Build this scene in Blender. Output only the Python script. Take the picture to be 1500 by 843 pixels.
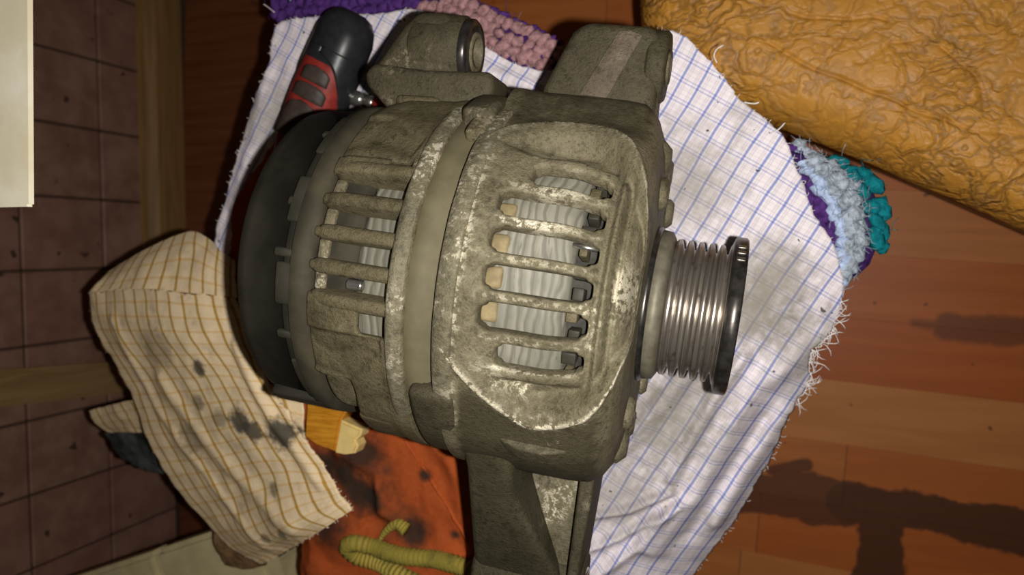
import bpy, bmesh, math, random
import numpy as np
from mathutils import Vector, Matrix, noise as mnoise

for o in list(bpy.data.objects): bpy.data.objects.remove(o)
random.seed(7); rng = np.random.default_rng(7)
scn = bpy.context.scene
COL = scn.collection

# ------------------------------------------------------------------ camera
F = 1100.0; CAM_H = 0.72                      # focal length in px of a 1500 px wide frame, camera height
d = np.array([(1150-750)/F, (421.5-360)/F, -1.0]); d /= np.linalg.norm(d)   # straight down, seen from the camera
zc = -d
xc = np.array([1.0, 0, 0])-zc*zc[0]; xc /= np.linalg.norm(xc)
yc = np.cross(zc, xc)
M = np.array([xc, yc, zc]); CAM = np.array([0, 0, CAM_H])
cam = bpy.data.cameras.new('camera'); cam_o = bpy.data.objects.new('camera', cam); COL.objects.link(cam_o)
cam.sensor_width = 36; cam.lens = 36*F/1500; cam.clip_start = 0.01; cam.clip_end = 20
cam_o.matrix_world = Matrix([list(M[0])+[CAM[0]], list(M[1])+[CAM[1]], list(M[2])+[CAM[2]], [0, 0, 0, 1]])
cam.dof.use_dof = True; cam.dof.focus_distance = 0.262; cam.dof.aperture_fstop = 14
scn.camera = cam_o

# ------------------------------------------------------------------ light: the phone's flash beside the lens, dim room light
w = bpy.data.worlds.new('world'); scn.world = w; w.use_nodes = True
w.node_tree.nodes['Background'].inputs[0].default_value = (1.0, 0.80, 0.58, 1)
w.node_tree.nodes['Background'].inputs[1].default_value = 0.022
fl = bpy.data.lights.new('flash', 'SPOT'); fl_o = bpy.data.objects.new('flash', fl); COL.objects.link(fl_o)
fl.energy = 6.3; fl.color = (1.0, 0.955, 0.90); fl.shadow_soft_size = 0.0022
fl.spot_size = math.radians(150); fl.spot_blend = 1.0
fl_o.matrix_world = cam_o.matrix_world.copy()
fl_o.location = Vector(CAM + M@np.array([0.0145, -0.003, 0.0]))
vs = scn.view_settings
vs.view_transform = 'Standard'; vs.look = 'None'; vs.gamma = 1; vs.exposure = 0.0; vs.use_curve_mapping = False

# ------------------------------------------------------------------ helpers
def ray(px, py): return M@np.array([(px-750)/F, (421.5-py)/F, -1.0])
def at(px, py, z):
    r = ray(px, py); return CAM+r*((z-CAM_H)/r[2])

def link(o, parent=None):
    COL.objects.link(o)
    if parent is not None: o.parent = parent
    return o
def mesh(name, verts, faces, mat=None, parent=None, smooth=True, uv=None):
    me = bpy.data.meshes.new(name)
    me.from_pydata([tuple(map(float, v)) for v in verts], [], [tuple(map(int, f)) for f in faces])
    if uv is not None:
        l = me.uv_layers.new(name='UVMap'); li = np.empty(len(me.loops), dtype=np.int32); me.loops.foreach_get('vertex_index', li)
        l.data.foreach_set('uv', np.asarray(uv, dtype=np.float32)[li].ravel())
    if mat: me.materials.append(mat)
    if smooth: me.polygons.foreach_set('use_smooth', [True]*len(me.polygons))
    me.update()
    return link(bpy.data.objects.new(name, me), parent)
def from_bm(name, bm, mat=None, parent=None, smooth=True):
    me = bpy.data.meshes.new(name); bm.normal_update(); bm.to_mesh(me); bm.free()
    if mat: me.materials.append(mat)
    if smooth: me.polygons.foreach_set('use_smooth', [True]*len(me.polygons))
    return link(bpy.data.objects.new(name, me), parent)
def empty(name, loc=(0, 0, 0)):
    o = bpy.data.objects.new(name, None); o.location = loc; o.empty_display_size = .02
    return link(o)
def tag(o, label, cat, group=None, kind=None):
    o['label'] = label; o['category'] = cat
    if group: o['group'] = group
    if kind: o['kind'] = kind
    return o
def bake(o):
    """apply modifiers and shade the result smooth with hard edges kept"""
    dg = bpy.context.evaluated_depsgraph_get(); dg.update()
    me = bpy.data.meshes.new_from_object(o.evaluated_get(dg)); old = o.data
    o.modifiers.clear(); o.data = me; bpy.data.meshes.remove(old)
    return o
def bevel(o, wdt, seg=3, ang=35):
    m = o.modifiers.new('b', 'BEVEL'); m.width = wdt; m.segments = seg; m.limit_method = 'ANGLE'; m.angle_limit = math.radians(ang)
    m.harden_normals = False
    return o
def box_bm(x0, x1, y0, y1, z0, z1):
    bm = bmesh.new(); bmesh.ops.create_cube(bm, size=1)
    for v in bm.verts: v.co = ((x0+x1)/2+v.co.x*(x1-x0), (y0+y1)/2+v.co.y*(y1-y0), (z0+z1)/2+v.co.z*(z1-z0))
    return bm
def sstep(a, b, x):
    t = np.clip((x-a)/(b-a), 0, 1); return t*t*(3-2*t)
def nz(p, s, seed=0.0): return mnoise.noise(Vector((p[0]*s+seed, p[1]*s-seed, (p[2] if len(p) > 2 else 0)*s+seed*.37)))
def fbm(p, s, o=3, seed=0.0):
    a, t = 1.0, 0.0
    for i in range(o): t += a*nz(p, s*2**i, seed+i*7.3); a *= .5
    return t
def catmull(pts, n, closed=False):
    P = np.asarray(pts, float); k = len(P)
    if closed: seq = np.vstack([P[-1], P, P[0], P[1]]); m = k
    else: seq = np.vstack([2*P[0]-P[1], P, 2*P[-1]-P[-2]]); m = k-1
    out = []
    for i in range(n):
        t = i/n*m if closed else i/(n-1)*m
        j = min(int(t), m-1); u = t-j
        a, b, c, e = seq[j:j+4]
        out.append(.5*((2*b)+(c-a)*u+(2*a-5*b+4*c-e)*u*u+(3*b-a-3*c+e)*u**3))
    return np.array(out)
def resample(P, n, closed=True):
    Q = np.vstack([P, P[:1]]) if closed else P
    L = np.concatenate([[0], np.cumsum(np.linalg.norm(np.diff(Q, axis=0), axis=1))])
    t = np.linspace(0, L[-1], n, endpoint=not closed)
    return np.stack([np.interp(t, L, Q[:, k]) for k in range(Q.shape[1])], 1)
def poly_sdf(X, Y, poly):
    """positive inside"""
    P = np.asarray(poly, float); dmin = np.full(X.shape, 1e9); ins = np.zeros(X.shape, bool)
    for i in range(len(P)):
        a, b = P[i], P[(i+1) % len(P)]; e = b-a
        t = np.clip(((X-a[0])*e[0]+(Y-a[1])*e[1])/(e@e), 0, 1)
        dmin = np.minimum(dmin, np.hypot(X-a[0]-t*e[0], Y-a[1]-t*e[1]))
        if a[1] != b[1]:
            ins ^= ((a[1] > Y) != (b[1] > Y)) & (X < (b[0]-a[0])*(Y-a[1])/(b[1]-a[1])+a[0])
    return np.where(ins, dmin, -dmin)
def line_dist(X, Y, pts):
    dm = np.full(np.shape(X), 1e9)
    for a, b in zip(pts[:-1], pts[1:]):
        e = b-a; t = np.clip(((X-a[0])*e[0]+(Y-a[1])*e[1])/(e@e+1e-12), 0, 1)
        dm = np.minimum(dm, np.hypot(X-a[0]-t*e[0], Y-a[1]-t*e[1]))
    return dm
def tube_mesh(paths, rads, k=5):
    V, Fc = [], []
    for P, r in zip(paths, rads):
        P = np.asarray(P, float); n = len(P); b0 = len(V)
        T = np.gradient(P, axis=0); T /= np.linalg.norm(T, axis=1)[:, None]+1e-12
        up = np.array([0, 0, 1.0]) if abs(T[0][2]) < .9 else np.array([1.0, 0, 0])
        rr = np.broadcast_to(r, n)
        for i in range(n):
            s = np.cross(T[i], up); s /= np.linalg.norm(s)+1e-12; u = np.cross(s, T[i])
            for j in range(k):
                a = 2*math.pi*j/k; V.append(P[i]+rr[i]*(math.cos(a)*s+math.sin(a)*u))
        for i in range(n-1):
            for j in range(k):
                j2 = (j+1) % k
                Fc.append((b0+i*k+j, b0+i*k+j2, b0+(i+1)*k+j2, b0+(i+1)*k+j))
        Fc.append(tuple(b0+j for j in range(k))[::-1]); Fc.append(tuple(b0+(n-1)*k+j for j in range(k)))
    return V, Fc

# ------------------------------------------------------------------ materials
class NT:
    def __init__(s, name):
        s.m = bpy.data.materials.new(name); s.m.use_nodes = True; s.t = s.m.node_tree; s.n = s.t.nodes; s.l = s.t.links
        s.b = s.n['Principled BSDF']
    def node(s, typ, **kw):
        n = s.n.new(typ)
        for k, v in kw.items(): setattr(n, k, v)
        return n
    def inp(s, n, i, v):
        if v is None: return
        if hasattr(v, 'is_output') or isinstance(v, bpy.types.NodeSocket): s.l.new(v, n.inputs[i])
        else:
            if isinstance(v, tuple) and len(v) == 3 and n.inputs[i].type == 'RGBA': v = v+(1,)
            n.inputs[i].default_value = v
    def math(s, op, a, b=None, c=None, clamp=False):
        n = s.node('ShaderNodeMath', operation=op, use_clamp=clamp)
        s.inp(n, 0, a); s.inp(n, 1, b); s.inp(n, 2, c); return n.outputs[0]
    def rng(s, v, a, b, c=0., d=1., smooth=True):
        n = s.node('ShaderNodeMapRange', interpolation_type='SMOOTHSTEP' if smooth else 'LINEAR')
        for i, x in enumerate((v, a, b, c, d)): s.inp(n, i, x)
        return n.outputs[0]
    def mix(s, f, a, b, mode='MIX'):
        n = s.node('ShaderNodeMix', data_type='RGBA', blend_type=mode)
        s.inp(n, 0, f); s.inp(n, 6, a); s.inp(n, 7, b); return n.outputs[2]
    def noise(s, vec, scale, detail=4, rough=.55, dist=0., col=False):
        n = s.node('ShaderNodeTexNoise'); s.inp(n, 'Vector', vec); s.inp(n, 'Scale', scale)
        s.inp(n, 'Detail', detail); s.inp(n, 'Roughness', rough); s.inp(n, 'Distortion', dist)
        return n.outputs['Color' if col else 'Fac']
    def obj(s): return s.node('ShaderNodeTexCoord').outputs['Object']
    def uv(s): return s.node('ShaderNodeTexCoord').outputs['UV']
    def pos(s): return s.node('ShaderNodeNewGeometry').outputs['Position']
    def mapping(s, v, scale=(1, 1, 1), rot=(0, 0, 0), loc=(0, 0, 0)):
        n = s.node('ShaderNodeMapping'); s.inp(n, 0, v); s.inp(n, 1, loc); s.inp(n, 2, rot); s.inp(n, 3, scale); return n.outputs[0]
    def xyz(s, v):
        n = s.node('ShaderNodeSeparateXYZ'); s.inp(n, 0, v); return n.outputs
    def bump(s, h, dist, strength=1.0, nrm=None):
        n = s.node('ShaderNodeBump'); s.inp(n, 'Height', h); s.inp(n, 'Distance', dist); s.inp(n, 'Strength', strength)
        if nrm: s.inp(n, 'Normal', nrm)
        return n.outputs[0]
    def out(s, col=None, rough=None, metal=None, nrm=None, spec=None, **kw):
        s.inp(s.b, 'Base Color', col); s.inp(s.b, 'Roughness', rough); s.inp(s.b, 'Metallic', metal)
        if nrm: s.inp(s.b, 'Normal', nrm)
        if spec is not None: s.inp(s.b, 'Specular IOR Level', spec)
        for k, v in kw.items(): s.inp(s.b, k, v)
        return s.m
    def blob(s, v, cx, cy, r, soft, nf):
        """soft stain of radius r around (cx, cy), edge broken by the noise nf"""
        x, y, _ = s.xyz(v)
        dx = s.math('SUBTRACT', x, cx); dy = s.math('SUBTRACT', y, cy)
        dd = s.math('SQRT', s.math('ADD', s.math('MULTIPLY', dx, dx), s.math('MULTIPLY', dy, dy)))
        dd = s.math('ADD', dd, s.math('MULTIPLY', s.math('SUBTRACT', nf, .5), r*2.2))
        return s.rng(dd, r+soft, r-soft)
    def stripe(s, u, period, off, width, aa):
        t = s.math('FRACT', s.math('DIVIDE', s.math('ADD', u, period*100-off+period/2), period))
        t = s.math('MULTIPLY', s.math('ABSOLUTE', s.math('SUBTRACT', t, .5)), period)
        return s.rng(t, width/2-aa, width/2+aa, 1., 0.)

def plain(name, col, rough=.6, metal=0., var=.25, scale=200., bumpd=0., spec=.2):
    k = NT(name); n = k.noise(k.obj(), scale, 5, .6)
    c2 = tuple(c*(1-var) for c in col); c1 = tuple(min(1, c*(1+var)) for c in col)
    c = k.mix(k.rng(n, .3, .7), c2, c1)
    return k.out(c, rough, metal, k.bump(n, bumpd) if bumpd else None, spec)

def m_cast(name, dark, mid, bare, amount=.5, metal=.35, rough=.5):
    """dirty cast aluminium: grime, oxide and rubbed bare flecks; the mesh attribute 'wear' says where hands and tools rubbed it"""
    k = NT(name); o = k.obj()
    n1 = k.noise(o, 55, 6, .65); n2 = k.noise(o, 420, 5, .7); n3 = k.noise(o, 1500, 3, .6); n5 = k.noise(o, 160, 6, .7)
    wr = k.node('ShaderNodeAttribute', attribute_name='wear').outputs['Fac']
    c = k.mix(k.rng(k.math('ADD', k.math('MULTIPLY', n1, .5), k.math('MULTIPLY', n2, .5)), .30, .60), dark, mid)
    c = k.mix(k.math('MULTIPLY', k.rng(n2, .54, .64), .6), c, tuple(x*.45 for x in dark))
    c = k.mix(k.math('MULTIPLY', k.rng(n5, .56, .66), .5), c, tuple(x*.6 for x in dark))
    gr = k.rng(k.math('ADD', k.math('MULTIPLY', wr, -1.), k.math('MULTIPLY', k.math('SUBTRACT', n5, .5), .9)), .1, .6)
    c = k.mix(k.math('MULTIPLY', gr, .75), c, tuple(x*.62 for x in dark))
    big = k.math('ADD', k.rng(k.noise(o, 28, 4, .6), .60-.13*amount, .72), k.math('MULTIPLY', wr, .8), clamp=True)
    fl = k.math('MULTIPLY', k.rng(k.math('ADD', k.math('ADD', k.math('MULTIPLY', n2, .7), k.math('MULTIPLY', n1, .3)), k.math('MULTIPLY', wr, .10)), .525, .575), big)
    c = k.mix(fl, c, bare)
    h = k.math('ADD', k.math('MULTIPLY', n3, .35), k.math('MULTIPLY', n2, .65))
    rr = k.math('SUBTRACT', rough+.08, k.math('MULTIPLY', fl, .2))
    me = k.math('ADD', metal*.5, k.math('MULTIPLY', fl, .3))
    return k.out(c, rr, me, k.bump(h, .0009, .95), .16)

MCAST = m_cast('cast_aluminium_front', (.047, .040, .0225), (.148, .129, .080), (.56, .51, .385), .80)
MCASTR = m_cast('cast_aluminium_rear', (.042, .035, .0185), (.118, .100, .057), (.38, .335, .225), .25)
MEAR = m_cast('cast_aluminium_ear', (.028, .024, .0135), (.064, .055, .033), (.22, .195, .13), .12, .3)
MLIP = m_cast('cast_aluminium_rubbed', (.050, .044, .027), (.15, .133, .086), (.58, .53, .41), 1.1, .4, .45)
MSTAT = plain('stator_steel', (.088, .076, .043), .7, .05, .14, 90, .0002)
MBLACK = plain('black_plastic', (.018, .0165, .012), .55, 0, .3, 60, .0001, .25)
MBLACK2 = plain('black_plastic_worn', (.024, .022, .015), .6, 0, .25, 90, .0001, .25)
MDARK = plain('inner_dark', (.035, .033, .028), .7, 0, .4, 150)
MSTEEL = plain('bright_steel', (.62, .61, .58), .25, .95, .12, 300)
MCOPPER = plain('lacquered_winding', (.185, .145, .075), .65, .05, .3, 120, .0003)

def m_core():
    k = NT('stator_core_laminations'); o = k.obj()
    wv = k.node('ShaderNodeTexWave', wave_type='BANDS', bands_direction='X'); k.inp(wv, 'Vector', k.mapping(o, (1, .8, .8))); k.inp(wv, 'Scale', 95.); k.inp(wv, 'Distortion', 16.); k.inp(wv, 'Detail', 3.); k.inp(wv, 'Detail Scale', .35)
    f = wv.outputs['Fac']; n = k.noise(o, 60, 3); n4 = k.noise(k.mapping(o, (900, 60, 60)), 1, 3, .5, 2.2)
    c = k.mix(k.rng(n, .35, .7), (.125, .12, .092), (.19, .18, .14))
    c = k.mix(k.math('MULTIPLY', k.rng(f, .35, .08), .55), c, (.06, .056, .042))
    c = k.mix(k.math('MULTIPLY', k.rng(n4, .60, .68), .6), c, (.07, .065, .05))
    return k.out(c, .65, .05, k.bump(f, .0002))
MCORE = m_core()
def m_pulley():
    k = NT('turned_steel_pulley'); o = k.obj()
    n = k.noise(k.mapping(o, (2600, 30, 30)), 1, 3); n2 = k.noise(o, 240, 4)
    c = k.mix(k.rng(n, .3, .7), (.20, .175, .15), (.38, .345, .30))
    c = k.mix(k.rng(n2, .55, .75), c, (.17, .12, .09))
    return k.out(c, .30, .85, k.bump(n, .0001))
MPUL = m_pulley()
MFLANGE = plain('blackened_steel', (.055, .05, .046), .3, .75, .4, 260)
MRUB = plain('dusty_pulley_collar', (.13, .118, .085), .55, .3, .2, 200)

def m_check():
    k = NT('white_blue_check_cotton'); uv = k.uv()
    wob = k.noise(uv, 25, 2, col=True)
    u2 = k.node('ShaderNodeVectorMath', operation='MULTIPLY_ADD'); k.inp(u2, 0, wob); k.inp(u2, 1, (.003, .003, 0)); k.inp(u2, 2, uv)
    x, y, _ = k.xyz(u2.outputs[0]); P = .0089
    white = k.mix(k.noise(uv, 900, 2), (.76, .69, .71), (.92, .845, .865))
    c = white
    def ov(c, f, amt, col): return k.mix(k.math('MULTIPLY', f, amt), c, col, 'MULTIPLY')
    for off in (-.0018, -.0028, .0018, .0028): c = ov(c, k.stripe(x, P, off, .0006, .0002), .32, (.45, .46, .58))
    for off in (-.0026, -.0036, .0032): c = ov(c, k.stripe(y, P, off, .0005, .0002), .22, (.5, .52, .62))
    c = ov(c, k.stripe(x, P, 0, .0012, .0003), .86, (.22, .31, .70))
    c = ov(c, k.stripe(y, P, -.0007, .0005, .0002), .72, (.28, .38, .76))
    c = ov(c, k.stripe(y, P, .0009, .0005, .0002), .62, (.28, .38, .76))
    pos = k.pos(); g = k.noise(pos, 38, 6, .65); g2 = k.noise(pos, 160, 5, .65); g3 = k.noise(pos, 420, 2)
    c = k.mix(k.math('MULTIPLY', k.rng(g, .50, .72), .55), c, (.33, .30, .25))
    for px, py, r in ((1130, 405, .016), (1090, 470, .014), (1115, 440, .018), (1000, 590, .022), (960, 640, .02), (1190, 520, .015), (900, 740, .02), (1000, 270, .02), (400, 180, .02)):
        p = at(px, py, .36); c = k.mix(k.math('MULTIPLY', k.blob(pos, p[0], p[1], r, r*.9, g2), .62), c, (.25, .23, .18))
    sp = k.rng(k.noise(pos, 210, 2, .4), .735, .75)
    c = k.mix(k.math('MULTIPLY', sp, .9), c, (.05, .045, .04))
    weave = k.noise(uv, 2500, 2)
    return k.out(c, .9, 0, k.bump(k.math('ADD', k.math('MULTIPLY', weave, .3), k.math('MULTIPLY', g3, .7)), .0004, .6), .15)
MCHECK = m_check()

def m_yellow():
    k = NT('cream_yellow_check_cotton'); uv = k.uv()
    wob = k.noise(uv, 30, 2, col=True)
    u2 = k.node('ShaderNodeVectorMath', operation='MULTIPLY_ADD'); k.inp(u2, 0, wob); k.inp(u2, 1, (.003, .003, 0)); k.inp(u2, 2, uv)
    x, y, _ = k.xyz(u2.outputs[0]); P = .0086
    c = k.mix(k.noise(uv, 700, 2), (.80, .62, .38), (.97, .79, .53))
    def ov(c, f, amt, col): return k.mix(k.math('MULTIPLY', f, amt), c, col, 'MULTIPLY')
    c = ov(c, k.stripe(y, P, 0, .0013, .0005), .55, (.84, .62, .24))
    c = ov(c, k.stripe(x, .0118, 0, .0019, .0004), .92, (.52, .37, .06))
    c = ov(c, k.stripe(y, P*2, .003, .004, .002), .10, (.5, .45, .4))
    pos = k.pos(); g = k.noise(pos, 70, 6, .7); g2 = k.noise(pos, 150, 6, .7)
    c = k.mix(k.math('MULTIPLY', k.rng(g, .52, .74), .35), c, (.30, .22, .13))
    for px, py, r, a in ((232, 510, .016, .42), (305, 537, .0055, .9), (325, 612, .007, .55), (358, 612, .009, .9), (378, 630, .008, .9), (425, 632, .011, .95), (290, 590, .006, .6), (262, 648, .012, .5), (404, 716, .005, .6), (412, 785, .0045, .7), (372, 800, .004, .6)):
        p = at(px, py, .365); c = k.mix(k.math('MULTIPLY', k.blob(pos, p[0], p[1], r*.85, r*.30, g2), a), c, (.07, .065, .05))
    return k.out(c, .9, 0, k.bump(k.noise(uv, 900, 3), .0006, .7), .12)
MYEL = m_yellow()
def m_orange():
    k = NT('dirty_orange_jersey'); pos = k.pos(); g = k.noise(pos, 24, 5, .6); g2 = k.noise(pos, 60, 6, .65)
    c = k.mix(k.noise(pos, 500, 3), (.30, .055, .012), (.46, .10, .025))
    c = k.mix(k.math('MULTIPLY', k.rng(g, .50, .74), .8), c, (.06, .028, .014))
    for px, py, r in ((530, 665, .014), (500, 700, .012), (520, 730, .012), (470, 770, .018), (545, 735, .009), (600, 790, .010), (470, 690, .012), (660, 790, .004), (615, 700, .004)):  # dark blotches: dirt and shadow both put into the colour
        p = at(px, py, .365); c = k.mix(k.math('MULTIPLY', k.blob(pos, p[0], p[1], r*.8, r*.5, g2), .93), c, (.030, .022, .016))
    return k.out(c, .9, 0, k.bump(k.noise(pos, 1400, 3), .0005, .7), .1)
MORANGE = m_orange()
def m_olive():
    k = NT('olive_ribbed_edging'); uv = k.uv(); x, y, _ = k.xyz(uv)
    s = k.stripe(x, .0028, 0, .0014, .0006); n = k.noise(k.pos(), 90, 4)
    c = k.mix(s, (.40, .30, .06), (.20, .17, .03)); c = k.mix(k.rng(n, .5, .7), c, (.13, .12, .03))
    return k.out(c, .9, 0, k.bump(k.noise(k.pos(), 900, 2), .0005), .1)
MOLIVE = m_olive()
def m_leather():
    k = NT('cracked_tan_leather'); o = k.pos()
    warp = k.node('ShaderNodeVectorMath', operation='MULTIPLY_ADD'); k.inp(warp, 0, k.noise(o, 22, 4, .6, col=True)); k.inp(warp, 1, (.05, .05, .0)); k.inp(warp, 2, o)
    v = k.mapping(warp.outputs[0], (.8, 1.35, .3), (0, 0, .4))
    def vor(scale, rnd=1.0):
        n = k.node('ShaderNodeTexVoronoi', feature='DISTANCE_TO_EDGE'); k.inp(n, 'Vector', v); k.inp(n, 'Scale', scale); k.inp(n, 'Randomness', rnd); return n.outputs[0]
    va, vb, ve = vor(40), vor(95), vor(210)
    reg = k.rng(k.noise(o, 8, 3, .5), .38, .60)       # where the skin is broken up most
    def soft(x, wd, lo, hi): return k.math('MULTIPLY', k.math('SUBTRACT', 1, k.rng(x, 0, wd)), k.math('ADD', lo, k.math('MULTIPLY', reg, hi)))
    dep = k.math('ADD', k.math('ADD', soft(va, .12, .6, .4), soft(vb, .20, .40, .55)), soft(ve, .32, .12, .40))
    crease = k.math('MAXIMUM', soft(va, .06, .55, .45), soft(vb, .10, .30, .65))
    c = k.mix(k.noise(o, 18, 4), (.47, .205, .026), (.62, .295, .045))
    c = k.mix(k.rng(k.noise(o, 60, 5), .5, .75), c, (.50, .26, .08))
    c = k.mix(k.math('MULTIPLY', crease, .62), c, (.14, .065, .015))
    h = k.math('MULTIPLY', dep, -1.)
    return k.out(c, k.math('ADD', .40, k.math('MULTIPLY', k.noise(o, 90, 3), .2)), 0, k.bump(h, .0007, .9), .35)
MLEATH = m_leather()
def m_plank():
    k = NT('laminate_strip'); pos = k.pos(); oi = k.node('ShaderNodeObjectInfo').outputs['Random']
    v = k.mapping(pos, (6, 60, 1), (0, 0, math.radians(4)))
    sh = k.node('ShaderNodeVectorMath', operation='ADD'); k.inp(sh, 0, v)
    cmb = k.node('ShaderNodeCombineXYZ'); k.inp(cmb, 0, k.math('MULTIPLY', oi, 40)); k.inp(cmb, 1, k.math('MULTIPLY', oi, 90)); k.inp(sh, 1, cmb.outputs[0])
    g = k.noise(sh.outputs[0], 1, 5, .6, .6)
    ca = k.mix(oi, (.54, .135, .026), (.66, .285, .085))
    cb = k.mix(oi, (.45, .105, .019), (.57, .225, .063))
    c = k.mix(k.rng(g, .3, .7), cb, ca)
    # worn-through dark patches along the board joints
    nf = k.noise(pos, 26, 5, .6); x, y, _ = k.xyz(pos)
    def seg(p, q, wd, soft, amt):
        global_c = None
        A = at(*p, 0); B = at(*q, 0); e = (B-A)[:2]; L = float(np.hypot(*e)); e = e/L
        dx = k.math('SUBTRACT', x, float(A[0])); dy = k.math('SUBTRACT', y, float(A[1]))
        t = k.math('ADD', k.math('MULTIPLY', dx, float(e[0])), k.math('MULTIPLY', dy, float(e[1])))
        n_ = k.math('ABSOLUTE', k.math('SUBTRACT', k.math('MULTIPLY', dy, float(e[0])), k.math('MULTIPLY', dx, float(e[1]))))
        tc = k.math('MAXIMUM', k.math('MULTIPLY', t, -1), k.math('SUBTRACT', t, L)); tc = k.math('MAXIMUM', tc, 0)
        dd = k.math('SQRT', k.math('ADD', k.math('MULTIPLY', tc, tc), k.math('MULTIPLY', n_, n_)))
        dd = k.math('ADD', dd, k.math('MULTIPLY', k.math('SUBTRACT', nf, .5), wd*1.5))
        return k.math('MULTIPLY', k.rng(dd, wd+soft, wd-soft), amt)
    parts = [seg((1050, 718), (1240, 735), .021, .0018, .80), seg((1240, 735), (1560, 790), .018, .002, .9), seg((1295, 760), (1270, 960), .019, .002, .9),
             seg((1130, 690), (1180, 682), .0055, .0015, .8), seg((1340, 474), (1390, 480), .004, .003, .55), seg((1390, 480), (1600, 490), .012, .003, .62)]
    s = parts[0]
    for p in parts[1:]: s = k.math('MAXIMUM', s, p)
    c = k.mix(s, c, (.075, .030, .017))
    sp = k.rng(k.noise(pos, 75, 2, .4), .73, .75); c = k.mix(k.math('MULTIPLY', sp, .7), c, (.04, .015, .008))
    return k.out(c, .46, 0, k.bump(g, .0002), .3)
MPLANK = m_plank()
def m_dark():  # darker tone for the strips at the left end of the floor
    k = NT('dark_laminate_strip'); pos = k.pos(); g = k.noise(k.mapping(pos, (6, 120, 1), (0, 0, math.radians(4))), 1, 5, .6, .6)
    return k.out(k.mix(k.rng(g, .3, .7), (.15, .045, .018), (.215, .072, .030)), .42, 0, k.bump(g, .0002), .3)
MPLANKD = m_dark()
def m_tile():
    k = NT('brown_wall_tile'); o = k.pos(); oi = k.node('ShaderNodeObjectInfo').outputs['Random']
    n = k.noise(o, 35, 5, .6); n2 = k.noise(o, 420, 3)
    c = k.mix(k.rng(n, .3, .7), (.26, .14, .095), (.39, .235, .165)); c = k.mix(k.math('MULTIPLY', oi, .35), c, (.30, .13, .10))
    sp = k.rng(k.noise(o, 60, 2, .4), .70, .74); c = k.mix(sp, c, (.09, .05, .035))
    return k.out(c, .5, 0, k.bump(n2, .0003), .3)
MTILE = m_tile()
MGROUT = plain('dark_grout', (.075, .045, .03), .9, 0, .2, 200)
def m_wood(name, a, b, sc=(160, 12, 160), rough=.5, spec=.3):
    k = NT(name); o = k.obj(); g = k.noise(k.mapping(o, sc), 1, 5, .6, .8)
    return k.out(k.mix(k.rng(g, .3, .7), a, b), rough, 0, k.bump(g, .0002), spec)
MTRIM = m_wood('brown_skirting_wood', (.24, .135, .045), (.36, .21, .075), (120, 8, 120))
MTRIM2 = m_wood('pale_trim_wood', (.30, .19, .075), (.42, .28, .12), (120, 120, 8))
MSTOOL = m_wood('stool_wood', (.20, .09, .03), (.30, .15, .05))
MCREAM = plain('cream_paint', (.50, .43, .24), .55, 0, .10, 60, .0001)
def m_shelf():
    k = NT('worn_white_paint'); o = k.pos(); n = k.noise(o, 35, 5, .6)
    c = k.mix(k.rng(n, .35, .7), (.58, .52, .36), (.68, .64, .52)); c = k.mix(k.rng(k.noise(o, 60, 3), .66, .72), c, (.62, .48, .22))
    return k.out(c, .5, 0, None, .3)
MSHELF = m_shelf()
MDARKEDGE = plain('dark_board_edge', (.05, .04, .03), .7)
MVARN = m_wood('varnished_orange_wood', (.40, .15, .010), (.62, .28, .025), (60, 900, 60), .35)
MBARE = plain('bare_pale_wood', (.70, .52, .20), .6, 0, .08, 150)
MRED = plain('red_grip_rubber', (.22, .022, .016), .5, 0, .25, 200)
MGRIP = plain('black_grip_rubber', (.018, .019, .021), .32, 0, .2, 200)
MGRIP2 = plain('grey_grip_rubber', (.05, .036, .03), .5, 0, .2, 200)
MBLUECL = plain('dirty_dark_blue_cloth', (.055, .062, .062), .9, 0, .7, 60, .0005)
def yarn(name, col, var=.3): return plain(name, col, .95, 0, var, 350, .0006, .1)
YPURP = yarn('purple_yarn', (.080, .030, .165)); YPINK = yarn('pink_yarn', (.36, .20, .205), .35); YBLUE = yarn('pale_blue_yarn', (.42, .52, .72), .25)
YGREY = yarn('grey_fluffy_yarn', (.34, .39, .45), .4); YTEAL = yarn('teal_yarn', (.005, .165, .195), .35); YDARKP = yarn('dark_purple_yarn', (.05, .018, .11))
MTHREAD = plain('white_thread', (.78, .74, .72), .9, 0, .15, 300)
MYTHREAD = plain('cream_thread', (.70, .55, .38), .9, 0, .2, 300)

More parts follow.
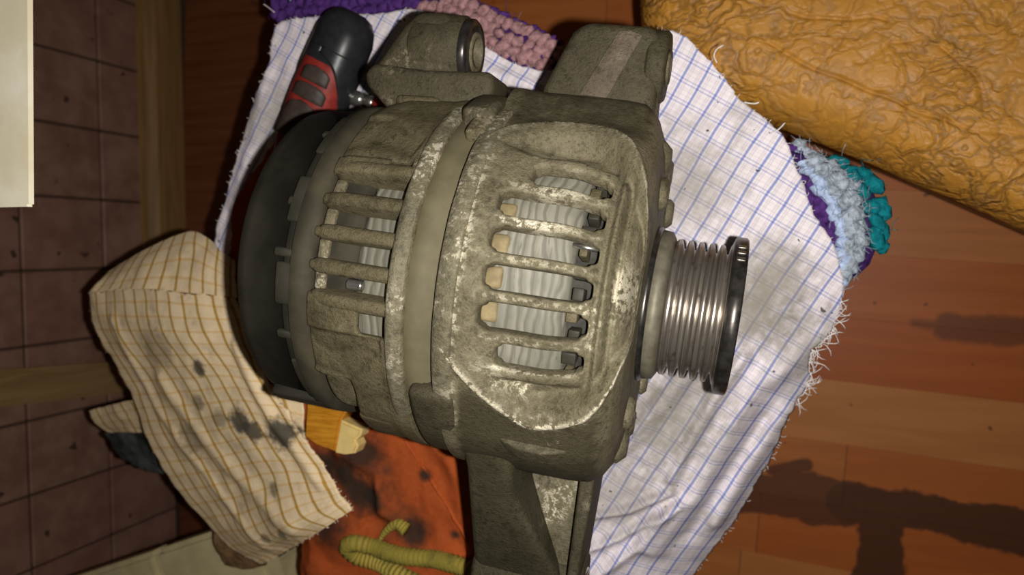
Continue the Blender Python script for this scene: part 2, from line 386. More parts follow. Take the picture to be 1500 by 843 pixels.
# ------------------------------------------------------------------ the setting: floor of laminate strips, tiled wall, skirting
XW = -0.696
ROT = math.radians(-4.0)
fb = from_bm('floor', box_bm(-.78, 1.16, -1.12, 1.12, -.03, -.0012), MGROUT, None, False); fb['kind'] = 'structure'
pl_me = {}
def plank_mesh(L, mt=None):
    mt = mt or MPLANK; key = (round(L, 3), mt.name)
    if key not in pl_me:
        bm = box_bm(0, L-.0006, -.0282, .0282, -.0012, 0)
        me = bpy.data.meshes.new('plank'); bm.to_mesh(me); bm.free(); me.materials.append(mt); pl_me[key] = me
    return pl_me[key]
ca, sa = math.cos(ROT), math.sin(ROT)
joints = {-2: [.068], -3: [.0], -4: [-.013]}
for j in range(-18, 21):
    yy = -.088+.0566*j*1.0      # strip edges in the rotated frame: -0.116, -0.173, -0.230 ...
    cuts = [-1.3]
    x0 = joints.get(j+0, [(.11*j*j+.17*j) % .42])[0]
    c_ = sorted([x0+.42*i for i in range(-3, 5)])
    for a, b in zip(c_[:-1], c_[1:]):
        # clip to the room
        wx, wy = ca*(a+b)/2-sa*yy, sa*(a+b)/2+ca*yy
        lo, hi = max(a, -.69), min(b, 1.08)
        if hi-lo < .03 or abs(yy) > 1.04: continue
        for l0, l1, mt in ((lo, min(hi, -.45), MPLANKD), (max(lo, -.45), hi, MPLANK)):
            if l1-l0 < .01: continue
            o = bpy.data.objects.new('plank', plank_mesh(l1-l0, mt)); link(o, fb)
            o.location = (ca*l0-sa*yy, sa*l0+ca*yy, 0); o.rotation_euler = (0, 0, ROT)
wl = from_bm('wall_left', box_bm(XW-.06, XW-.004, -1.12, 1.12, 0, .60), MGROUT, None, False); wl['kind'] = 'structure'
bm = box_bm(0, .0038, 0, .0722, 0, .0918); bmesh.ops.bevel(bm, geom=bm.edges[:], offset=.0012, segments=1, affect='EDGES')
t_me = bpy.data.meshes.new('tile'); bm.to_mesh(t_me); bm.free(); t_me.materials.append(MTILE)
for i in range(-15, 14):
    for kz in range(0, 6):
        y0 = .0495+i*.0742; z0 = .0145-.0+(kz-0)*.094-.0055
        o = bpy.data.objects.new('tile', t_me); link(o, wl)
        o.location = (XW-.004, y0+.001, z0+.001); 
bm = bmesh.new()      # skirting: moulded section swept along the wall
prof = [(0, 0), (.016, 0), (.016, .030), (.0145, .038), (.010, .044), (.006, .047), (.005, .051), (0, .052)]
vs0 = [bm.verts.new((XW+x, -.136, z)) for x, z in prof]; vs1 = [bm.verts.new((XW+x, 1.1, z)) for x, z in prof]
for i in range(len(prof)): bm.faces.new((vs0[i], vs0[(i+1) % 8], vs1[(i+1) % 8], vs1[i]))
bm.faces.new(vs0[::-1]); bm.faces.new(vs1)
bb = from_bm('baseboard_left', bm, MTRIM, None, False); bb['kind'] = 'structure'
bm = box_bm(XW, XW+.012, -.0175, .0175, 0, .60)
for v in bm.verts: v.co.y += -.154+.09*v.co.z*1.0
bmesh.ops.bevel(bm, geom=bm.edges[:], offset=.003, segments=2, affect='EDGES')
tr = from_bm('trim_1', bm, MTRIM2, None, False); tr['kind'] = 'structure'

# ------------------------------------------------------------------ furniture
def stool_legs(root, pts, ztop, mat, r=.016):
    for x, y in pts:
        V, Fc = tube_mesh([[(x, y, 0), (x, y, .02), (x, y, ztop*.5), (x, y, ztop)]], [np.array([r*.75, r*.78, r*.9, r])], 12)
        mesh('leg', V, Fc, mat, root)
# stool under the alternator
SC = at(735, 415, .345)
st = empty('wooden_stool', (SC[0], SC[1], 0)); tag(st, 'low wooden stool underneath the rags and the alternator', 'stool')
def lathe(name, prof, n, mat, parent, axis='z', off=(0, 0, 0), rfun=None, close=False):
    V, Fc = [], []; m = len(prof)
    for i in range(n):
        a = 2*math.pi*i/n
        for (h, r) in prof:
            rr = r if rfun is None else rfun(h, r, a)
            p = (rr*math.cos(a), rr*math.sin(a), h) if axis == 'z' else (h, rr*math.sin(a), rr*math.cos(a))
            V.append((p[0]+off[0], p[1]+off[1], p[2]+off[2]))
    for i in range(n):
        i2 = (i+1) % n
        for j in range(m-1 if not close else m):
            j2 = (j+1) % m
            q = (i*m+j, i2*m+j, i2*m+j2, i*m+j2)
            Fc.append(q if axis == 'z' else q)
    o = mesh(name, V, Fc, mat, parent)
    bm = bmesh.new(); bm.from_mesh(o.data); bmesh.ops.remove_doubles(bm, verts=bm.verts, dist=1e-6); bmesh.ops.recalc_face_normals(bm, faces=bm.faces); bm.to_mesh(o.data); bm.free()
    return o
lathe('seat', [(.306, 0), (.306, .107), (.310, .115), (.324, .115), (.328, .111), (.328, 0)], 64, MSTOOL, st)
stool_legs(st, [(.065*sx, .065*sy) for sx in (-1, 1) for sy in (-1, 1)], .307, MSTOOL)

LCR = [[(1045, 100), (1100, 118), (1145, 133), (1192, 150)], [(1120, 60), (1192, 100), (1292, 138), (1358, 166), (1424, 190), (1500, 197)], [(1300, 180), (1344, 194), (1401, 223), (1500, 240), (1600, 270)], [(1160, 20), (1250, 26), (1300, 32)], [(1380, 70), (1430, 110), (1450, 165)], [(1255, 90), (1300, 60), (1340, 52)], [(1060, 150), (1130, 165), (1200, 205), (1260, 225)]]
def pad(name, outline, ztop, thick, rnd, mat, parent, base, nang=220, nring=50, dz=None):
    """upholstered pad: rounded edge, crowned top; outline = world xy points"""
    O = resample(np.asarray(outline), nang); c = O.mean(0); V, Fc, = [], []
    ss = list(np.linspace(0, 1, nring))
    prof = []
    R = np.linalg.norm(O-c, axis=1)
    for i in range(nring+14):
        if i < nring: inset = rnd; z = 0.; fr = i/(nring-1)
        else:
            a = (i-nring+1)/14*math.pi; fr = 1.; inset = rnd*(1-math.sin(a)) if a < math.pi/2 else rnd*.5*(1-math.sin(a)); z = -(thick/2)*(1-math.cos(a))
        k = (R-inset)/R*fr; p = c+(O-c)*k[:, None]; zz = np.full(nang, ztop+z)
        if dz is not None and z > -thick*.6: zz = zz+dz(p, R*(1-k))
        V.extend(np.column_stack([p[:, 0]-base[0], p[:, 1]-base[1], zz-base[2]]))
    nr = nring+14
    for i in range(nr-1):
        for j in range(nang):
            j2 = (j+1) % nang
            Fc.append((i*nang+j, i*nang+j2, (i+1)*nang+j2, (i+1)*nang+j))
    Fc.append(tuple((nr-1)*nang+j for j in range(nang))[::-1])
    return mesh(name, V, Fc, mat, parent)
lz = .285
lo_px = [(936, -420), (936, -100), (937, 0), (944, 60), (975, 118), (1040, 150), (1150, 192), (1300, 252), (1500, 338), (1720, 432), (1850, 480), (1910, 440), (1920, 300), (1900, -420)]
lo_w = catmull([at(x, y, lz-.03)[:2] for x, y in lo_px], 260, True)
lbase = np.array([*lo_w.mean(0), 0])
def leather_dz(p, e):
    X, Y = p[:, 0], p[:, 1]
    n = np.array([fbm((a, b, 0), 14, 3, 3.1) for a, b in p]); w1 = np.array([nz((a, b, 0), 60, 2.) for a, b in p])*.0035
    g = np.zeros(len(X))
    if 0 < e.min() or True:
        for L_ in LCW: g = np.maximum(g, np.exp(-(line_dist(X+w1, Y-w1, L_)/.0011)**2))
    return .0022*n-.006*np.maximum(0, 1-e/.05)**2-.0013*g
LCW = [[at(x, y, lz)[:2] for x, y in L_] for L_ in LCR]
ls = empty('leather_seat_stool', tuple(lbase)); tag(ls, 'cracked tan leather seat pad at the upper right', 'stool')
pad('cushion', lo_w, lz, .058, .022, MLEATH, ls, lbase, 420, 230,
    dz=leather_dz)
pad('seat_board', (lo_w-lbase[:2])*.93+lbase[:2], lz-.056, .018, .006, MSTOOL, ls, lbase, 120, 4)
for q in ((1560, -230), (1830, -230), (1830, 240), (1330, -330)):
    p = at(*q, lz-.07)
    V, Fc = tube_mesh([[(p[0]-lbase[0], p[1]-lbase[1], z) for z in (0, .02, .11, lz-.073)]], [np.array([.012, .0125, .015, .017])], 12)
    mesh('leg', V, Fc, MSTOOL, ls)
# cream bench lower left
bz = .300
A0, A1 = at(120, 843, bz), at(305, 782, bz); e = (A1-A0)[:2]; e /= np.linalg.norm(e); nrm = np.array([e[1], -e[0]])
bo = A0[:2]-e*.16
cb = empty('cream_bench', (*(bo+e*.19+nrm*.1), 0)); tag(cb, 'cream painted bench top under the rags at lower left', 'bench')
def quadbox(name, o, e, n, l, wd, z0, z1, mat, parent, base, bev=.004):
    bm = bmesh.new(); vs = []
    for z in (z0, z1):
        for a, b in ((0, 0), (l, 0), (l, wd), (0, wd)):
            p = o+e*a+n*b; vs.append(bm.verts.new((p[0]-base[0], p[1]-base[1], z-base[2])))
    bm.faces.new(vs[3::-1]); bm.faces.new(vs[4:])
    for i in range(4): bm.faces.new((vs[i], vs[(i+1) % 4], vs[4+(i+1) % 4], vs[4+i]))
    bmesh.ops.recalc_face_normals(bm, faces=bm.faces)
    if bev: bmesh.ops.bevel(bm, geom=bm.edges[:], offset=bev, segments=2, affect='EDGES')
    return from_bm(name, bm, mat, parent, False)
quadbox('bench_top', bo, e, nrm, .236, .19, bz-.022, bz, MCREAM, cb, cb.location)
quadbox('bench_top', bo+e*.237, e, nrm, .092, .19, bz-.022, bz-.001, MCREAM, cb, cb.location)
for a, b in ((.03, .05), (.30, .05), (.03, .165), (.30, .165)):
    quadbox('leg', bo+e*(a-.012)+nrm*(b-.012), e, nrm, .024, .024, 0, bz-.022, MCREAM, cb, cb.location, .002)
# white wall shelf at the upper left
hz = .55
p0, p1 = at(42, 303, hz), at(40, 0, hz)
bm = box_bm(XW, p0[0], p0[1], .36, hz-.0018, hz)
for v in bm.verts:
    if v.co.x > -.6: v.co.x += (p1[0]-p0[0])/(p1[1]-p0[1])*(v.co.y-p0[1])
bmesh.ops.bevel(bm, geom=[e_ for e_ in bm.edges if all(v.co.x > -.6 and v.co.y < .3 for v in e_.verts)], offset=.0008, segments=2, affect='EDGES')
sh = from_bm('wall_shelf', bm, MSHELF, None, False); tag(sh, 'worn white painted shelf board jutting from the tiled wall', 'shelf')
for yy in (.12, .30):
    V, Fc = tube_mesh([[(XW+.002, yy, hz-.12), (XW+.06, yy, hz-.05), (XW+.11, yy, hz-.0145)]], [.006], 8); mesh('bracket', V, Fc, MDARKEDGE, sh)

# ------------------------------------------------------------------ cloths
def polar_cloth(name, outline, centre, nang, nring, mat, parent=None, dz=None, ragged=.0, uvrot=0., thick=.0009, seed=0., fall=3.0, smooth_n=True):
    """outline: (px,py,z) corner list, turned into world points; a sheet spun out from its centre"""
    W = np.array([at(x, y, z) for x, y, z in outline]); Wc = at(*centre)
    O = resample(catmull(W, nang*2, True), nang)
    V = []; uv = []; cr, sr = math.cos(uvrot), math.sin(uvrot)
    for j in range(nang):
        if ragged:
            r = 1+ragged*(fbm(O[j], 60, 2, seed)+.7*fbm(O[j], 420, 2, seed+5))/np.linalg.norm((O[j]-Wc)[:2])
            O[j][:2] = Wc[:2]+(O[j]-Wc)[:2]*r
    S = (np.arange(nring)+1)/nring; S = S**.85
    XY = Wc[None, None, :2]+(O[None, :, :2]-Wc[None, None, :2])*S[:, None, None]
    Z = Wc[2]+(O[None, :, 2]-Wc[2])*(S**fall)[:, None]
    X, Y = XY[..., 0], XY[..., 1]
    if dz is not None: Z = Z+dz(X, Y, S[:, None])
    P = np.stack([X, Y, Z], -1).reshape(-1, 3)
    c0 = np.array([[Wc[0], Wc[1], P[:nang, 2].mean()]])
    P = np.vstack([P, c0]); ci = len(P)-1
    Fc = [(i*nang+j, i*nang+(j+1) % nang, (i+1)*nang+(j+1) % nang, (i+1)*nang+j) for i in range(nring-1) for j in range(nang)]
    Fc += [(ci, (j+1) % nang, j) for j in range(nang)]
    UV = np.stack([P[:, 0]*cr+P[:, 1]*sr, -P[:, 0]*sr+P[:, 1]*cr], 1)
    base = np.array([Wc[0], Wc[1], P[:, 2].min()])
    o = mesh(name, P-base, [f[::-1] for f in Fc], mat, parent, True, UV); 
    if parent is None: o.location = base
    bm = bmesh.new(); bm.from_mesh(o.data); bmesh.ops.recalc_face_normals(bm, faces=bm.faces)
    if sum(f.normal.z for f in bm.faces) < 0: bmesh.ops.reverse_faces(bm, faces=bm.faces)
    bm.to_mesh(o.data); bm.free()
    m = o.modifiers.new('s', 'SOLIDIFY'); m.thickness = thick; m.offset = -1
    return o, P[(nring-1)*nang:nring*nang], base
def vfbm(X, Y, s, o=3, seed=0.):
    out = np.empty(X.shape); f = out.ravel()
    for i, (a, b) in enumerate(zip(X.ravel(), Y.ravel())): f[i] = fbm((a, b, 0), s, o, seed)
    return out
def fold(X, Y, pts, z, h, wd, sharp=False):
    P = [at(x, y, z)[:2] for x, y in pts]; dd = line_dist(X, Y, P)
    return h*np.exp(-np.abs(dd)/wd) if sharp else h*np.exp(-(dd/wd)**2)
def fringe(name, edge, base, n, lmin, lmax, r, mat, parent, centre, seed=1, curl=.6):
    g = np.random.default_rng(seed); paths = []
    for i in range(n):
        j = g.integers(0, len(edge)); p = edge[j]-base; q = p-np.array([centre[0]-base[0], centre[1]-base[1], p[2]]); q[2] = 0; q /= np.linalg.norm(q)+1e-9
        a = g.normal(0, curl); ca_, sa_ = math.cos(a), math.sin(a); dr = np.array([q[0]*ca_-q[1]*sa_, q[0]*sa_+q[1]*ca_, g.normal(0, .15)])
        L = g.uniform(lmin, lmax); side = np.array([-dr[1], dr[0], 0])*g.normal(0, .5)
        paths.append([p-dr*.0015, p+dr*L*.35+side*L*.12, p+dr*L*.7+side*L*.45, p+dr*L*.9+side*L*.9-np.array([0, 0, L*.15])])
    V, Fc = tube_mesh(paths, [r]*n, 4)
    o = mesh(name, V, Fc, mat, parent); o['kind'] = 'stuff'; return o

# crocheted mat, lowest layer
mat_out = [(395, -30, 0.3410), (560, -60, 0.3410), (640, -20, 0.3410), (690, 8, 0.3410), (760, 45, 0.3430), (825, 78, 0.3430), (930, 110, 0.3430), (1050, 170, 0.3430), (1150, 222, 0.3410), (1200, 240, 0.3280), (1245, 250, 0.3250), (1285, 285, 0.3240), (1292, 330, 0.3240), (1285, 362, 0.3240), (1262, 395, 0.3250), (1212, 435, 0.3280), (1120, 500, 0.3380), (900, 600, 0.3390), (640, 600, 0.3410), (440, 470, 0.3410), (400, 250, 0.3410), (428, 60, 0.3410), (412, 15, 0.3410)]
cm, cedge, cbase = polar_cloth('crocheted_mat', mat_out, (780, 380, .342), 260, 24, YDARKP, None, None, .002, 0, .003)
tag(cm, 'multicoloured crocheted mat with purple, pink and teal yarn under the checked cloth', 'mat')
ico = bmesh.new(); bmesh.ops.create_icosphere(ico, subdivisions=2, radius=1); icoV = np.array([v.co[:] for v in ico.verts]); icoF = [[v.index for v in f.verts] for f in ico.faces]; ico.free()
def clumps(name, rows, mat, seed, hair=0, hairmat=None):
    """rows of crochet stitches: knobbly little bundles, lying side by side along px paths"""
    g = np.random.default_rng(seed); V = []; Fc = []; tops = []
    for pts, z, r in rows:
        W = catmull([at(x, y, z) for x, y in pts], 60); L = np.linalg.norm(np.diff(W, axis=0), axis=1).sum(); n = max(2, int(L/(r*1.25)))
        W = resample(W, n, False)
        for i in range(n):
            t = W[min(i+1, n-1)]-W[max(i-1, 0)]; a = math.atan2(t[1], t[0])+g.normal(0, .5)+.6
            s = np.array([r*g.uniform(.9, 1.35), r*g.uniform(.65, .9), r*g.uniform(.55, .85)])
            Q = icoV*s*(1+.16*np.sin(icoV[:, :1]*7+g.uniform(0, 6))+g.normal(0, .05, (len(icoV), 1)))
            R = np.array([[math.cos(a), -math.sin(a), 0], [math.sin(a), math.cos(a), 0], [0, 0, 1]])
            c = W[i]+np.array([g.normal(0, r*.18), g.normal(0, r*.18), g.uniform(0, r*.3)])
            b0 = len(V); V.extend(Q@R.T+c-cbase); Fc.extend([[b0+k for k in f] for f in icoF]); tops.append(c+np.array([0, 0, s[2]*.7]))
    o = mesh(name, V, Fc, mat, cm)
    if hair:
        paths = []
        for i in range(hair):
            c = tops[g.integers(0, len(tops))]-cbase+g.normal(0, .003, 3)*np.array([1, 1, .3]); a = g.uniform(0, 2*math.pi); L = g.uniform(.002, .0065)
            dr = np.array([math.cos(a), math.sin(a), g.uniform(-.1, .5)]); sd = np.array([-dr[1], dr[0], 0])*g.normal(0, .5)
            paths.append([c, c+dr*L*.4+sd*L*.1, c+dr*L*.75+sd*L*.4, c+dr*L+sd*L*.8-np.array([0, 0, .001])])
        VV, FF = tube_mesh(paths, [.00016]*hair, 3); h = mesh('loose_fibres', VV, FF, hairmat or mat, o); h['kind'] = 'stuff'
    return o
zt, zr = .3415, .327
for q_, (row, hr) in enumerate([([([(405, 22), (440, 17), (520, 18), (570, 8), (610, 6)], zt, .0040), ([(405, 6), (480, 4), (560, -2), (630, -6)], zt, .0044), ([(415, -12), (520, -14), (640, -22)], zt, .0044)], 30),
        ([([(645, -8), (690, 3), (735, 22), (780, 42), (822, 66)], zt-.002, .0022)], 20),
        ([([(1158, 218), (1170, 250), (1186, 290), (1206, 328), (1222, 352)], zr+.003, .0036), ([(1172, 232), (1190, 268), (1205, 300), (1222, 330)], zr+.003, .0040), ([(1200, 330), (1228, 360)], zr+.003, .0036)], 12)]):
    clumps('purple_stitches', row, YPURP, 30+q_, hr)
clumps('pink_stitches', [([(606, 12), (650, 12), (690, 25), (730, 48), (780, 68), (815, 82)], zt, .0040), ([(640, 25), (676, 38), (712, 58), (752, 76), (800, 94)], zt, .0044), ([(655, 2), (700, 14), (740, 33), (790, 58), (822, 76)], zt, .0040), ([(685, 52), (722, 74), (765, 88), (806, 102)], zt-.001, .0036)], YPINK, 4, 60)
clumps('pale_blue_stitches', [([(1176, 234), (1196, 262), (1214, 292), (1232, 330), (1232, 372), (1228, 410)], zr+.0045, .0040)], YBLUE, 5, 30)
clumps('pale_blue_stitches', [([(428, 6), (420, -10)], zt, .003)], YBLUE, 15)
clumps('grey_stitches', [([(1164, 214), (1200, 236), (1236, 268), (1252, 305), (1258, 345), (1250, 380), (1236, 404)], zr+.002, .0046), ([(1214, 262), (1236, 296), (1246, 340), (1242, 375), (1234, 405)], zr+.004, .0044), ([(1190, 236), (1225, 262), (1246, 300), (1252, 350)], zr+.005, .0042)], YGREY, 6, 420)
clumps('teal_stitches', [([(1222, 238), (1232, 246), (1244, 250), (1272, 266), (1290, 298), (1294, 330), (1287, 358)], zr-.002, .0048), ([(1252, 262), (1274, 290), (1282, 325), (1280, 352)], zr, .0044)], YTEAL, 7, 40)

# white cloth with the blue check
zb = .352
w_out = [(398, 60, .352), (415, 32, .352), (470, 26, .353), (545, 20, .353), (600, 14, .353), (640, 26, .353), (690, 54, .353), (740, 86, .353), (800, 104, .353), (880, 80, .353), (950, 52, .353), (990, 48, .352), (1030, 80, .351), (1060, 118, .350), (1100, 162, .348), (1140, 192, .346), (1158, 225, .345), (1180, 280, .344), (1200, 325, .343), (1222, 360, .342), (1236, 400, .340), (1232, 450, .336), (1215, 488, .332), (1190, 515, .328), (1184, 560, .322), (1160, 598, .314), (1138, 650, .306), (1110, 705, .300), (1080, 755, .297), (1040, 812, .296), (1000, 862, .296), (960, 915, .296), (860, 960, .30), (790, 900, .31), (730, 800, .335), (640, 690, .35), (480, 560, .352), (360, 460, .352), (325, 395, .352), (314, 360, .350), (330, 290, .350), (352, 215, .350), (374, 150, .350), (396, 108, .351)]
def wdz(X, Y, S):
    z = .0036*np.abs(vfbm(X, Y, 22, 3, 1.7))*np.minimum(1, S*1.2)+.0008*np.abs(vfbm(X, Y, 90, 2, 9.1))
    f = lambda *a, **k: fold(X, Y, *a, **k)
    z += f([(905, 660), (960, 600), (1010, 540)], zb, 0.0067, .005)+f([(1090, 520), (1050, 580), (1010, 650), (985, 700)], .34, 0.0060, .0035)
    z += f([(1195, 500), (1110, 560), (1060, 640), (1020, 720), (960, 790)], .325, 0.0075, .006)
    z += f([(880, 740), (930, 735), (985, 715)], .335, 0.0075, .0025)+f([(860, 790), (920, 770), (1000, 730)], .33, 0.0067, .0025)+f([(880, 830), (940, 790), (985, 740)], .33, 0.0060, .003)
    z += f([(1150, 600), (1090, 690), (1050, 760)], .31, 0.0060, .005)-f([(1120, 610), (1070, 690), (1010, 780)], .315, 0.0045, .004)
    z += f([(1060, 330), (1020, 390), (1000, 440)], zb, .0012, .002)-f([(1000, 260), (960, 310)], zb, .002, .006)
    z += f([(395, 110), (372, 200), (345, 300)], zb, .003, .006)+f([(690, 70), (720, 110), (800, 130)], zb, .003, .004)
    return z
wc, wedge, wbase = polar_cloth('checked_cloth', w_out, (790, 420, .352), 620, 110, MCHECK, None, wdz, .0011, math.radians(-31), .0008, 2.0, 5.0)
tag(wc, 'white cotton cloth with blue check lines and frayed edges under the alternator', 'cloth')
fringe('frayed_threads', wedge, wbase, 300, .0008, .0024, .00013, MTHREAD, wc, at(790, 420, .35), 11)
def near(px, py, z, r): 
    p = at(px, py, z); return wedge[np.hypot(wedge[:, 0]-p[0], wedge[:, 1]-p[1]) < r]
for (px, py, z, n, s) in ((1200, 505, .33, 60, 21), (1180, 570, .32, 45, 22), (1225, 470, .334, 40, 23)):
    e_ = near(px, py, z, .011)
    if len(e_): fringe('frayed_threads', e_, wbase, n//2, .003, .009, .00018, MTHREAD, wc, at(790, 420, .35), s, .9)
thr = []
for pts in ([(1050, 92), (1046, 82), (1050, 72), (1060, 66)], [(1090, 150), (1104, 152), (1112, 150)], [(1128, 196), (1140, 190), (1150, 180)], [(402, 18), (392, 10), (386, 6)], [(850, 130), (830, 110), (812, 118)]):
    thr.append(catmull([at(x, y, .353) for x, y in pts], 10)-wbase)
for t_ in thr:
    V, Fc = tube_mesh([t_], [.0003], 5); mesh('loose_thread', V, Fc, MTHREAD, wc)

# orange rag
def odz(X, Y, S):
    z = .005*np.abs(vfbm(X, Y, 26, 3, 4.4))*np.minimum(1, S*1.3)+.0008*vfbm(X, Y, 120, 2, 2.1)
    f = lambda *a, **k: fold(X, Y, *a, **k)
    z += f([(500, 660), (555, 690), (560, 750), (590, 770)], .362, .006, .005)-f([(540, 670), (590, 730), (610, 790)], .362, .004, .006)+f([(640, 650), (690, 720), (690, 800)], .362, .003, .006)
    z += f([(455, 790), (540, 780), (640, 800), (720, 840)], .355, .004, .006)
    return np.clip(z, 0, .0065)
o_out = [(434, 186, 0.3590), (392, 232, 0.3590), (354, 285, 0.3590), (341, 340, 0.3590), (338, 400, 0.3590), (344, 480, 0.3600), (385, 560, 0.3600), (425, 640, 0.3590), (430, 720, 0.3550), (445, 780, 0.3450), (445, 850, 0.3370), (470, 905, 0.3350), (620, 915, 0.3410), (745, 880, 0.3510), (722, 838, 0.3550), (702, 800, 0.3570), (700, 720, 0.3590), (712, 640, 0.3600), (640, 480, 0.3600), (560, 300, 0.3600), (490, 200, 0.3600)]
og, oedge, obase = polar_cloth('orange_rag', o_out, (540, 560, .360), 320, 70, MORANGE, None, odz, .0015, 0, .0012, 6.0)
tag(og, 'crumpled grease-stained orange rag with olive ribbed edging, below the alternator', 'rag')
def ztop(o, base, x, y):
    dg = bpy.context.evaluated_depsgraph_get()
    ok, loc, nn, ix = o.ray_cast(Vector((x-base[0], y-base[1], .5)), Vector((0, 0, -1)))
    return (loc.z+base[2]) if ok else None
hp = [(735, 848), (700, 830), (668, 819), (615, 811), (561, 800), (530, 789), (518, 797), (528, 814), (565, 828), (610, 848), (650, 880)]
HW = resample(catmull([at(x, y, .356) for x, y in hp], 200), 260, False)
for i, p in enumerate(HW):
    z = ztop(og, obase, p[0], p[1]); HW[i, 2] = (z if z else .352)+.0030
HW[:, 2] = np.convolve(np.pad(HW[:, 2], 6, mode='edge'), np.ones(13)/13, 'valid')
ln = np.linspace(0, 1, len(HW))*np.linalg.norm(np.diff(HW, axis=0), axis=1).sum()
V, Fc = tube_mesh([HW-obase], [.0048*(1+.10*np.sin(ln/.0028*2*math.pi))], 10)
uvs = np.repeat(np.stack([ln, ln*0], 1), 10, axis=0)
mesh('ribbed_edging', V, Fc, MOLIVE, og, True, uvs)
P2 = catmull([at(x, y, .362) for x, y in ((596, 777), (582, 768), (566, 778), (556, 792))], 40)
V, Fc = tube_mesh([P2-obase], [np.linspace(.004, .0012, 40)], 8); mesh('ribbed_edging', V, Fc, MOLIVE, og, True, np.repeat(np.stack([np.linspace(0, .03, 40)]*2, 1), 8, axis=0))

# cream and yellow checked rag
def patch(name, rows, nu, nv, mat, parent, base, seed=0., amp=.0016, ragged=.0008, thick=.001, bumps=()):
    """rows of (px,py,z) control points, left to right, top to bottom"""
    R = np.array([[at(*p) for p in r] for r in rows])
    rr = np.stack([catmull(r, nu) for r in R]); G = np.stack([catmull(rr[:, i], nv) for i in range(nu)], 1)
    lu = np.concatenate([[0], np.cumsum(np.linalg.norm(np.diff(G, axis=1), axis=2).mean(0))]); lv = np.concatenate([[0], np.cumsum(np.linalg.norm(np.diff(G, axis=0), axis=2).mean(1))])
    UV = np.stack([np.broadcast_to(lu, (nv, nu)), np.broadcast_to(lv[:, None], (nv, nu))], -1).reshape(-1, 2)
    for a in (0, -1):
        for i in range(nv): G[i, a, :2] += ragged*fbm(G[i, a], 130, 3, seed+a)
        for j in range(nu): G[a, j, :2] += ragged*fbm(G[a, j], 130, 3, seed+3+a)
    P = G.reshape(-1, 3)
    for i in range(len(P)): P[i, 2] += amp*fbm(P[i], 45, 3, seed)
    for pts, h, wd in bumps: P[:, 2] += fold(P[:, 0], P[:, 1], pts, .36, h, wd)
    Fc = [(i*nu+j, (i+1)*nu+j, (i+1)*nu+j+1, i*nu+j+1) for i in range(nv-1) for j in range(nu-1)]
    o = mesh(name, P-base, Fc, mat, parent, True, UV)
    m = o.modifiers.new('s', 'SOLIDIFY'); m.thickness = thick; m.offset = 0
    edge = np.vstack([G[:, 0], G[:, -1], G[0], G[-1]])
    return o, edge
ybase = at(300, 620, .345)
yr = empty('yellow_checked_rag', tuple(ybase)); tag(yr, 'folded cream rag with yellow check lines and black grease spots', 'rag')
rows = [[(131, 430, .352), (200, 424, .366), (275, 430, .372), (347, 437, .370)],
        [(141, 486, .348), (212, 488, .366), (290, 490, .374), (366, 490, .374)],
        [(188, 566, .344), (262, 562, .364), (333, 556, .373), (398, 568, .374)],
        [(216, 642, .340), (296, 638, .358), (370, 626, .370), (442, 638, .372)],
        [(262, 718, .334), (338, 708, .352), (410, 692, .368), (482, 694, .373)],
        [(330, 795, .328), (375, 786, .350), (432, 758, .371), (500, 730, .372)],
        [(384, 827, .330), (428, 802, .352), (472, 776, .370), (515, 748, .372)]]
yp, yedge = patch('main_fold', rows, 90, 150, MYEL, yr, ybase, 3.3, .0012, .0016, .0014,
    bumps=[([(165, 470), (215, 600), (300, 730), (370, 810)], .002, .004), ([(240, 560), (330, 690), (440, 770)], .0025, .006), ([(375, 500), (420, 610), (490, 700)], .0025, .004)])
fringe('frayed_edge', yedge, ybase, 150, .0006, .0018, .0002, MYTHREAD, yr, at(330, 620, .36), 31)
patch('upper_fold', [[(160, 398, .345), (232, 356, .350), (286, 340, .352), (330, 372, .367), (344, 382, .368)], [(146, 412, .352), (215, 390, .360), (280, 384, .366), (326, 402, .370), (345, 408, .371)], [(131, 430, .351), (200, 424, .364), (275, 430, .370), (325, 434, .372), (347, 437, .372)]], 70, 40, MYEL, yr, ybase, 5.1, .0014, .0005)
patch('inner_fold', [[(385, 560, .3685), (415, 566, .3685), (444, 571, .3685)], [(400, 610, .3685), (432, 615, .3685), (444, 620, .3685)], [(430, 650, .368), (445, 655, .368), (448, 656, .368)]], 24, 24, MYEL, yr, ybase, 8., .0006)
patch('lower_fold', [[(132, 602, .312), (165, 593, .320), (205, 586, .330), (262, 596, .334)], [(140, 620, .308), (175, 613, .318), (215, 612, .324), (270, 625, .328)], [(158, 634, .303), (190, 634, .308), (225, 636, .312), (275, 650, .316)]], 50, 24, MYEL, yr, ybase, 9.2, .002)
MYBROWN = plain('brown_rag_corner', (.24, .14, .065), .9, 0, .5, 120, .0006)  # brown tone for the underside of the folded corner
patch('brown_corner', [[(312, 762, .322), (345, 778, .326), (380, 800, .330)], [(316, 800, .316), (345, 812, .318), (392, 822, .322)], [(330, 828, .310), (358, 834, .312), (390, 828, .318)]], 30, 20, MYBROWN, yr, ybase, 2.2, .0025)
bcb = at(205, 655, .29)
br = empty('blue_rag', tuple(bcb)); tag(br, 'dirty dark blue rag peeking out beneath the cream rag', 'rag')
patch('cloth', [[(152, 634, .300), (200, 634, .305), (270, 645, .312)], [(168, 662, .296), (215, 668, .298), (280, 685, .305)], [(195, 684, .290), (235, 694, .292), (290, 712, .300)]], 40, 30, MBLUECL, br, bcb, 6.3, .003, .002)

